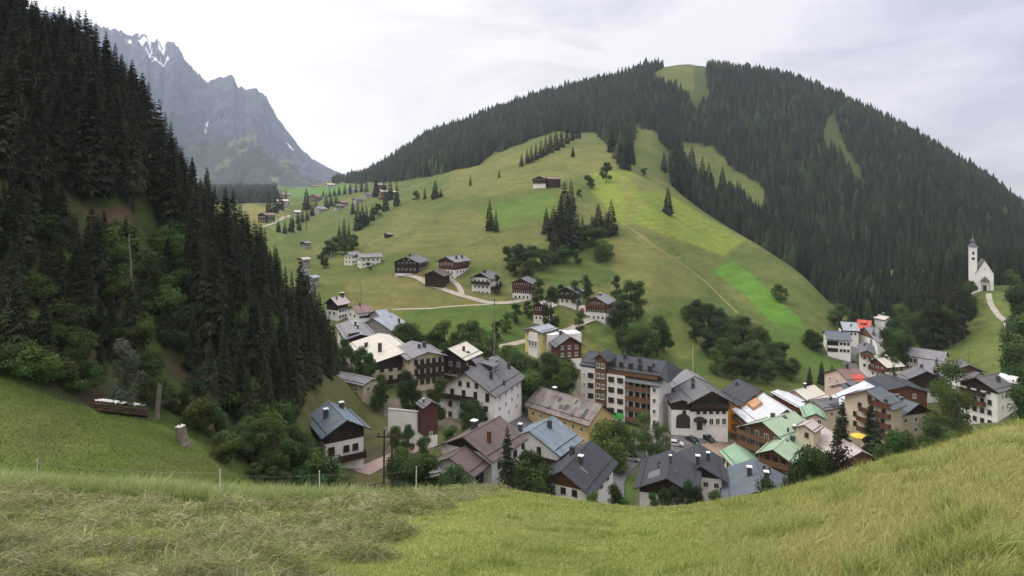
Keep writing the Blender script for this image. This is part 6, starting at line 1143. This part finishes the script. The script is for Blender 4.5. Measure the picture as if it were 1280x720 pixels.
# ------------------------------------------------------------------ poles
def pole(px, Y, top_py, r0, mat, label, cat='pole', name='wooden_pole', arm=True):
    p = at(px, Y); h = (YH-top_py)/F*Y-p.z; r = empty(name, p); tag(r, label, cat)
    MB().tube([(0, 0, -.6), (0, 0, h*.5), (0, 0, h)], [r0, r0*.85, r0*.6], 8).obj('shaft', M[mat], r)
    if arm: MB().box(-.7, .7, -.06, .06, h-.7, h-.55).box(-.62, -.55, -.04, .04, h-.55, h-.3).box(.55, .62, -.04, .04, h-.55, h-.3).obj('crossarm', M[mat], r)
pole(618, 188, 373, .24, 'palewood', 'tall bare wooden pole rising behind the tall white balcony house')
pole(451, 240, 348, .14, 'metal', 'thin grey pole beside the red brown roof at the left of the village', 'pole', 'metal_pole', False)
pole(716+0, 130, 548, .13, 'bark', 'thin dark pole on the lawn right of the black roofed house') if False else None
pole(458, 600, 232, .3, 'metal', 'slim grey mast on the left shoulder of the hill above the meadow', 'mast', 'metal_mast')
pole(383, 520, 268, .22, 'bark', 'dark pole standing in the meadow by the stream, far left')
pole(1211, 190, 428, .12, 'metal', 'thin lamp post near the tall birches at the right', 'lamp post', 'lamp_post', False)
pole(866, 205, 432, .12, 'post', 'white lamp post on the grass between hotel and grove', 'lamp post', 'lamp_post', False)
def pylon():
    Y = 70; p = at(485, Y); h = (YH-537)/F*Y-p.z; r = empty('timber_pylon', p); tag(r, 'dark twin legged timber pylon with cross braces behind the tall grass', 'pylon')
    for s in (-1, 1): MB().tube([(s*.62, 0, -.8), (s*.50, 0, h*.5), (s*.42, 0, h)], [.15, .13, .10], 8).obj('leg', M['fascia'], r)
    for k in range(5):
        z = h*(.2+.16*k); MB().tube([(-.6, -.1, z), (.6, .1, z+h*.1)], .05, 5).obj('brace', M['fascia'], r)
    MB().box(-1.3, 1.3, -.08, .08, h-.9, h-.72).obj('crossarm', M['fascia'], r)
    for x in (-1.1, 0, 1.1): MB().lathe([(.05, h-.72), (.09, h-.6), (.06, h-.45), (.09, h-.38), (.04, h-.3)], x, 0, 8).obj('insulator', M['frame_brown'], r)
pylon()
# timber railing of the terrace before the blue grey roofed chalet, white wall by the barn tower
def rail_fence(a, b, Y0, Y1, label, h=1.1):
    p, q = at(a, Y0), at(b, Y1); d = q-p; n = 7; r = empty('timber_railing', p); tag(r, label, 'railing'); r.rotation_euler.z = math.atan2(d.y, d.x); L = math.hypot(d.x, d.y)
    for i in range(n+1): MB().box(L*i/n-.08, L*i/n+.08, -.08, .08, -1+d.z*i/n, h+d.z*i/n).obj('post', M['redtimber'], r)
    for z in (.45, .95): MB().add([(0, -.05, z), (L, -.05, z+d.z), (L, .05, z+d.z), (0, .05, z), (0, -.05, z+.14), (L, -.05, z+.14+d.z), (L, .05, z+.14+d.z), (0, .05, z+.14)], [(0, 3, 2, 1), (4, 5, 6, 7), (0, 1, 5, 4), (1, 2, 6, 5), (2, 3, 7, 6), (3, 0, 4, 7)]).obj('rail', M['redtimber'], r)
rail_fence(440, 480, 104, 108, 'reddish brown timber railing of the terrace below the blue grey roofed chalet')
def white_wall():
    p, q = at(486, 134), at(522, 132); d = q-p; r = empty('garden_wall', p); tag(r, 'plain white rendered wall left of the maroon barn tower', 'wall'); r.rotation_euler.z = math.atan2(d.y, d.x); L = math.hypot(d.x, d.y)
    top = (YH-513)/F*133-p.z; MB().box(0, L, -.3, .3, -2, top).obj('wall', M['plaster'], r); MB().box(-.1, L+.1, -.4, .4, top, top+.14).obj('coping', M['concrete'], r)
white_wall()
r = house('small dark shed with a flat grey roof beside the twin legged pylon', 'shed', 'shed'); Block(r, (503, 590), H=4.5, ymin=95, yaw=62, L=6.5, W=5.5, pitch=14, roof='grey', lower='timber', oe=.5, og=.5)
r = house('low stone garage with a dark roof between the blue and the black roofed house', 'garage', 'garage'); Block(r, (668, 578), H=4.5, ymin=100, yaw=-20, L=7, W=6, pitch=20, roof='slate', lower='stone', oe=.5, og=.5).door('F', .5, 2.4, 2.2)
def parasol():
    p = at(1074, 150); top = (YH-541)/F*150-p.z; r = empty('parasol', p); tag(r, 'large yellow parasol in front of the cream guest house', 'parasol')
    MB().tube([(0, 0, -.5), (0, 0, top)], .05, 8).obj('pole', M['metal'], r); v = [(0, 0, top)]+[(2.0*math.cos(a), 2.0*math.sin(a), top-.75) for a in np.linspace(0, 2*math.pi, 9)[:-1]]+[(1.98*math.cos(a), 1.98*math.sin(a), top-.98) for a in np.linspace(0, 2*math.pi, 9)[:-1]]
    f = [(0, 1+i, 1+(i+1) % 8) for i in range(8)]+[(1+i, 9+i, 9+(i+1) % 8, 1+(i+1) % 8) for i in range(8)]; MB().add(v, f).obj('canopy', M['awning'], r)
parasol()
r = house('low grey roofed annex with cream walls below the big cream hotel roof', 'annex', 'annex'); h = Block(r, (466, 474), H=6.0, Y=158, yaw=-58, L=15, W=7, pitch=13, roof='grey', lower='cream_wall', oe=.6, og=.5); h.win('F', 2, 1.4).win('L', 5, 1.4).win('R', 5, 1.4)

# ------------------------------------------------------------------ things on the left bank
def log_pile():
    p = hit(120, 513, 50); q = hit(183, 520, 50); d = q-p; L = math.hypot(d.x, d.y); r = empty('log_pile', p); tag(r, 'long pile of dark cut logs under white and blue sheets, left bank', 'log pile'); r.rotation_euler.z = math.atan2(d.y, d.x)
    g = random.Random(3); lm = MB().lathe([(.16, -.55), (.17, 0), (.16, .55)], 0, 0, 9).mesh('log', M['cutlog'], True); n = int(L/.34); sl = d.z/L
    for row in range(3):
        for i in range(min(n, 22)-row % 2):
            o = link('log', lm, r); x = .2+i*L/min(n, 22)+(row % 2)*.15; o.location = (x, g.uniform(-.1, .1), .14+row*.30+sl*x); o.rotation_euler.x = math.pi/2; s = g.uniform(.85, 1.1); o.scale = (s, s, 1)
    m = M['capw']
    for i in range(7):
        mb = MB(); x0 = L*(.04+.13*i); w = L*.10; n_ = 6; v = [(x0+w*a/n_+g.uniform(-.05, .05), -.6+1.2*b/4, 1.04+sl*x0+.22*g.random()) for a in range(n_+1) for b in range(5)]
        mb.add(v, [(a*5+b, (a+1)*5+b, (a+1)*5+b+1, a*5+b+1) for a in range(n_) for b in range(4)]); o = mb.obj('sheet', M['roof_blue'] if i in (4, 6) else m, r); md = o.modifiers.new('solid', 'SOLIDIFY'); md.thickness = .03
log_pile()
def lump(name, p, sx, sy, sz, mat, label, cat, seed, rough=.25):
    bm = MB(); g = np.random.default_rng(seed); n, k = 14, 9; v = []
    for j in range(k+1):
        for i in range(n):
            th = math.pi*j/k; ph = 2*math.pi*i/n; r = 1+rough*(float(fbm(np.array([3*math.cos(ph)*math.sin(th)+seed]), np.array([3*math.sin(ph)*math.sin(th)+2*math.cos(th)]), seed, 3)[0]))*2
            v.append((sx*r*math.sin(th)*math.cos(ph), sy*r*math.sin(th)*math.sin(ph), sz*r*math.cos(th)))
    bm.add(v, [(j*n+i, (j+1)*n+i, (j+1)*n+(i+1) % n, j*n+(i+1) % n) for j in range(k) for i in range(n)]); o = bm.obj(name, M[mat]); o.location = p; tag(o, label, cat); return o
lump('boulder', hit(262, 617, 42), .95, .7, .55, 'concrete', 'pale flat boulder lying just beyond the wire fence on the left', 'boulder', 5)
def stump(px, py, w, h, lean, label, seed, mat='bark', top='palewood'):
    p = hit(px, py, 45); r = empty('tree_stump', p); tag(r, label, 'stump'); r.rotation_euler = (0.05, lean, 0); g = random.Random(seed); n = 14; mb = MB(); rings = [(-.5, 1.5), (0, 1.25), (.12, 1.02), (.5, .9), (.85, .88), (1.0, .86)]; v = []
    for z, k in rings: v += [(w*k*math.cos(6.283*i/n)*(1+.16*g.uniform(-1, 1)), w*k*math.sin(6.283*i/n)*(1+.16*g.uniform(-1, 1)), h*z+(g.uniform(-.05, .06)*h if z == 1.0 else 0)) for i in range(n)]
    mb.add(v, [(j*n+i, j*n+(i+1) % n, (j+1)*n+(i+1) % n, (j+1)*n+i) for j in range(len(rings)-1) for i in range(n)]); mb.obj('wood', M[mat], r)
    t = [(0, 0, h*.93)]+[v[(len(rings)-1)*n+i] for i in range(n)]; MB().add(t, [(0, 1+i, 1+(i+1) % n) for i in range(n)]).obj('broken_top', M[top], r)
stump(229, 555, .62, 2.2, -.12, 'thick grey tree stump with a pale broken top on the mown left bank', 3, 'palewood', 'post')
stump(196, 522, .30, 4.2, .12, 'tall splintered pale stump beside the log pile', 8, 'palewood', 'palewood')
def dead(px0, py0, Y0, px1, py1, Y1, r0, label, name='dead_trunk', cat='trunk'):
    a = at(px0, Y0); a.z = (YH-py0)/F*Y0; b = Vector(((px1-CX)/F*Y1, Y1, (YH-py1)/F*Y1)); mb = MB(); g = random.Random(int(px0)); P = [a.lerp(b, t/8)+Vector((g.uniform(-.08, .08), 0, g.uniform(-.05, .05))) for t in range(9)]
    mb.tube(P, [r0*(1-.075*i) for i in range(9)], 8)
    for i in range(6):
        q = a.lerp(b, .35+.1*i); mb.tube([q, q+Vector((g.uniform(-.7, .7), g.uniform(-.4, .4), g.uniform(-.1, .35)))], [.05, .015], 4)
    o = mb.obj(name, M['palewood']); tag(o, label, cat)
p = hit(168, 412, 70); dead(168, 414, p.y, 161, 293, p.y-1, .20, 'bare bleached dead trunk standing upright in the clearing of the left slope')
p = hit(310, 440, 70); q = hit(278, 424, 70); dead(310, 439, p.y-.3, 278, 421, q.y-.3, .22, 'pale fallen trunk lying slantwise at the foot of the left spruces', 'fallen_trunk')
for x, y0, y1 in ((147, 262, 215), (152, 268, 200), (118, 270, 210)):
    pass

# ------------------------------------------------------------------ fence posts and wire along the tall grass
def fence():
    pts = [(-60, 618, 26), (46, 611, 24), (276, 647, 20), (400, 646, 22.5), (520, 640, 25)]; g = random.Random(2)
    r = empty('wire_fence', at(46, 24)); tag(r, 'thin wire fence on slim pale posts at the edge of the tall grass', 'fence'); tops = []
    for i, (px, py, Y) in enumerate(pts):
        p = at(px, Y); q = p-r.location; o = MB().tube([(0, 0, -.3), (g.uniform(-.03, .03), 0, 1.18)], [.026, .022], 7).obj('post', M['post'], r); o.location = q; tops.append(q)
    for hgt in (.62, 1.05):
        P = []
        for a, b in zip(tops[:-1], tops[1:]):
            for k in range(8): t = k/8; P.append(a.lerp(b, t)+Vector((0, 0, hgt-.12*4*t*(1-t))))
        MB().tube(P, .0028, 4).obj('wire', M['metal'], r)
fence()

# ------------------------------------------------------------------ grass and cut hay of the near meadow
def blades(P, D, L, W, bend, col, name, label, cat):
    """P roots, D unit directions, L lengths, W widths; each blade is a bent tapering ribbon"""
    n = len(P); g = np.random.default_rng(n); side = np.cross(D, g.normal(size=(n, 3))); side /= np.linalg.norm(side, axis=1)[:, None]+1e-9
    mid = P+D*(L*.55)[:, None]; B = np.stack([bend[:, 0], bend[:, 1], bend[:, 2]], 1); tip = P+D*L[:, None]+B*L[:, None]; mid = mid+B*(L*.22)[:, None]
    V = np.stack([P-side*W[:, None], P+side*W[:, None], mid-side*(W*.75)[:, None], mid+side*(W*.75)[:, None], tip], 1)
    i = np.arange(n)[:, None]*5; Fc = np.stack([i+np.array([0, 1, 3]), i+np.array([0, 3, 2]), i+np.array([2, 3, 4])], 1).reshape(-1, 3)
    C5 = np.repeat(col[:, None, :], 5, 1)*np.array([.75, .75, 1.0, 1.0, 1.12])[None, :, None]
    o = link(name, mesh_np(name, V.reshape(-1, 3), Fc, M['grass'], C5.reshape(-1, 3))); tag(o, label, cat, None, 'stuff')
def sample(n, px0, px1, y0, y1, seed, pw=1.0):
    g = np.random.default_rng(seed); px = g.uniform(px0, px1, n); Y = np.exp(g.uniform(np.log(y0), np.log(y1), n)**1.0); X = (px-CX)/F*Y; return g, px, X, Y, ground(X, Y)
def grasses():
    g, px, X, Y, Z = sample(380000, -230, 1500, 4.0, 36, 61)
    nh = fbm(X/1.6, Y/1.6, 31, 3); nc = fbm(X/4.5, Y/4.5, 33, 4); nd = fbm(X/.7, Y/.7, 35, 2)
    right = np.clip((px-820)/260, 0, 1)
    L = (0.055+0.05*g.random(len(X))+0.10*np.clip(nh+.1, 0, 1))*(1+1.3*right*(0.7+np.clip(nd+.2, 0, 1)))*np.where(nd > .22, 1.6, 1)
    D = np.stack([g.normal(.05, .38, len(X)), g.normal(-.1, .38, len(X)), np.ones(len(X))], 1); D /= np.linalg.norm(D, axis=1)[:, None]
    base = np.array([.25, .30, .092]); dry = np.array([.45, .44, .185]); lush = np.array([.17, .26, .058]); t = np.clip(.36+nc*1.7+g.normal(0, .22, len(X))+.10*right, 0, 1)[:, None]
    c = base*(1-t)+dry*t; k = (nd > .2)[:, None]*.6; c = c*(1-k)+lush*k; c = c*g.uniform(.75, 1.25, (len(X), 1))
    W = np.maximum(.0035, .00042*Y)*g.uniform(.7, 1.4, len(X)); bend = np.stack([g.normal(.12, .3, len(X)), g.normal(-.1, .3, len(X)), -g.uniform(0, .35, len(X))], 1)
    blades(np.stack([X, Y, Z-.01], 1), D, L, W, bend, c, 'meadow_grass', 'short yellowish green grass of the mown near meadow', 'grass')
    # unmown strip along the fence
    g, px, X, Y, Z = sample(90000, -80, 640, 19, 34, 62); crest = np.interp(px, [-80, 46, 276, 400, 520, 640], [21.5, 21.5, 19.4, 21.5, 25, 29]); k = (Y > crest+fbm(X/1.5, Y/1.5, 5, 2)*2) & (g.random(len(X)) < np.interp(px, [400, 640], [1, .25])); px, X, Y, Z = px[k], X[k], Y[k], Z[k]; n = len(X)
    nc = fbm(X/3, Y/3, 43, 3); L = g.uniform(.35, .95, n)*(1+.5*nc)*np.interp(px, [380, 640], [1, .45]); D = np.stack([g.normal(.05, .2, n), g.normal(0, .2, n), np.ones(n)], 1); D /= np.linalg.norm(D, axis=1)[:, None]
    t = np.clip(.5+nc*1.8+g.normal(0, .25, n), 0, 1)[:, None]; c = (np.array([.26, .31, .10])*(1-t)+np.array([.50, .49, .24])*t)*g.uniform(.75, 1.25, (n, 1))
    blades(np.stack([X, Y, Z-.02], 1), D, L, .010*g.uniform(.6, 1.5, n), np.stack([g.normal(.1, .2, n), g.normal(0, .2, n), -g.uniform(0, .25, n)], 1), c, 'tall_grass', 'tall unmown grass gone to seed along the wire fence', 'grass')
    # rough grass of the left bank and the slopes beyond
    g, px, X, Y, Z = sample(80000, -60, 400, 46, 88, 63); n = len(X); nc = fbm(X/5, Y/5, 45, 4); L = g.uniform(.10, .28, n)*(1+nc); k = ((YH-Z/Y*F) > np.interp(px, [0, 60, 95, 130, 200, 250, 330, 400], [468, 490, 505, 512, 528, 548, 584, 600])) ; px, X, Y, Z, nc, L = px[k], X[k], Y[k], Z[k], nc[k], L[k]; n = len(X)
    D = np.stack([g.normal(0, .35, n), g.normal(0, .35, n), np.ones(n)], 1); D /= np.linalg.norm(D, axis=1)[:, None]; t = np.clip(.4+nc*2+g.normal(0, .25, n), 0, 1)[:, None]; c = (np.array([.10, .185, .034])*(1-t)+np.array([.20, .235, .07])*t)*g.uniform(.7, 1.3, (n, 1))
    blades(np.stack([X, Y, Z-.02], 1), D, L, .022*g.uniform(.6, 1.5, n), np.stack([g.normal(.1, .2, n), g.normal(0, .2, n), -g.uniform(0, .25, n)], 1), c, 'bank_grass', 'green grass growing on the bank below the wooded left slope', 'grass')
    # swaths of cut hay, tousled into tufts and heaps
    g = np.random.default_rng(64)
    heaps = [(20, 16.5, 1.7, .60), (2, 15.6, 1.4, .5), (52, 17.4, 1.0, .36), (145, 17, 1.0, .30), (205, 15, 1.0, .28), (262, 17.5, .9, .28), (320, 18.5, .9, .28), (430, 19, 1.1, .30), (400, 15, 1.2, .28), (560, 25, 1.3, .34), (600, 27, 1.2, .36), (640, 28.5, 1.1, .30), (500, 21, 1.3, .32), (350, 11, 1.1, .22), (70, 10.5, 1.0, .25), (240, 9, .9, .20), (110, 13.0, .9, .26), (300, 13.5, 1.0, .25), (470, 25.0, 1.1, .3), (530, 27.5, 1.0, .3)]
    hx = np.array([((a-CX)/F*b, b, c, d) for a, b, c, d in heaps])
    def hay_height(X, Y, px):
        t = np.clip(fbm(X/1.25+3, Y/.9, 71, 3)+.08, 0, .5)*1.15*(0.5+vnoise(X*2.6, Y*2.6, 73))
        for x, y, r_, h_ in hx: t = np.maximum(t, h_*np.exp(-((X-x)/(r_*1.25))**2-((Y-y)/(r_*.75))**2)*(0.55+.7*vnoise(X*3, Y*3, 74)))
        far = np.interp(px, [-60, 60, 276, 400, 520, 660], [20.5, 20.0, 18.6, 21.5, 26, 30.5]); near = np.interp(px, [380, 470, 560, 610, 665], [3.0, 8.0, 15.5, 21, 29]); e_ = fbm(X/1.6, Y/1.6, 79, 3)*3
        return t*np.clip((far-Y+e_)/1.5, 0, 1)*np.clip((Y-near+e_)/2.5, 0, 1)
    n = 900000; px = g.uniform(-70, 680, n); Y = np.exp(g.uniform(np.log(4.6), np.log(31), n)); X = (px-CX)/F*Y; hh = hay_height(X, Y, px); k = g.random(n) < np.clip(hh*1.7, 0, .36); X, Y, hh, px = X[k], Y[k], hh[k], px[k]; n = len(X)
    Z = ground(X, Y)+hh*g.uniform(.30, 1.0, n)
    D = np.stack([g.normal(0, 1, n), g.normal(0, .8, n), g.normal(.12, .38, n)], 1); D /= np.linalg.norm(D, axis=1)[:, None]
    tone = vnoise(X*1.7, Y*1.7, 81); t = np.clip(g.beta(2, 2, n)*.8+.9*(tone-.5)+.12, 0, 1)[:, None]; dark = np.array([.10, .11, .05]); pale = np.array([.54, .53, .30]); grn = np.array([.21, .29, .085]); c = dark*(1-t)+pale*t; kk = g.random((n, 1)) < .40; c = np.where(kk, grn*g.uniform(.6, 1.4, (n, 1)), c)
    PP = [np.stack([X, Y, Z], 1)]; DD = [D]; LL = [g.uniform(.12, .36, n)]; CCc = [c]; BB = [np.stack([g.normal(0, .35, n), g.normal(0, .35, n), -g.uniform(.05, .7, n)], 1)]
    P = np.concatenate(PP); L = np.concatenate(LL); n = len(P); print('HAY', n)
    blades(P, np.concatenate(DD), L, np.maximum(.0035, .00045*P[:, 1])*g.uniform(.7, 1.4, n), np.concatenate(BB), np.concatenate(CCc), 'cut_hay', 'swaths and heaps of cut grey green hay lying on the near meadow', 'hay')
grasses()

# ------------------------------------------------------------------ the air of the valley
def haze():
    o = MB().box(-12200, 11800, -300, 6500, -260, 2400).obj('haze', []); m = bpy.data.materials.new('valley_air'); m.use_nodes = True; n, l = m.node_tree.nodes, m.node_tree.links; n.clear()
    out = n.new('ShaderNodeOutputMaterial'); v = n.new('ShaderNodeVolumePrincipled'); v.inputs['Color'].default_value = (0.71, 0.82, 1.0, 1); v.inputs['Density'].default_value = 0.9e-4; v.inputs['Anisotropy'].default_value = 0.2
    l.new(v.outputs[0], out.inputs['Volume']); o.data.materials.append(m); tag(o, 'pale blue haze filling the valley', 'haze', None, 'stuff')
haze()
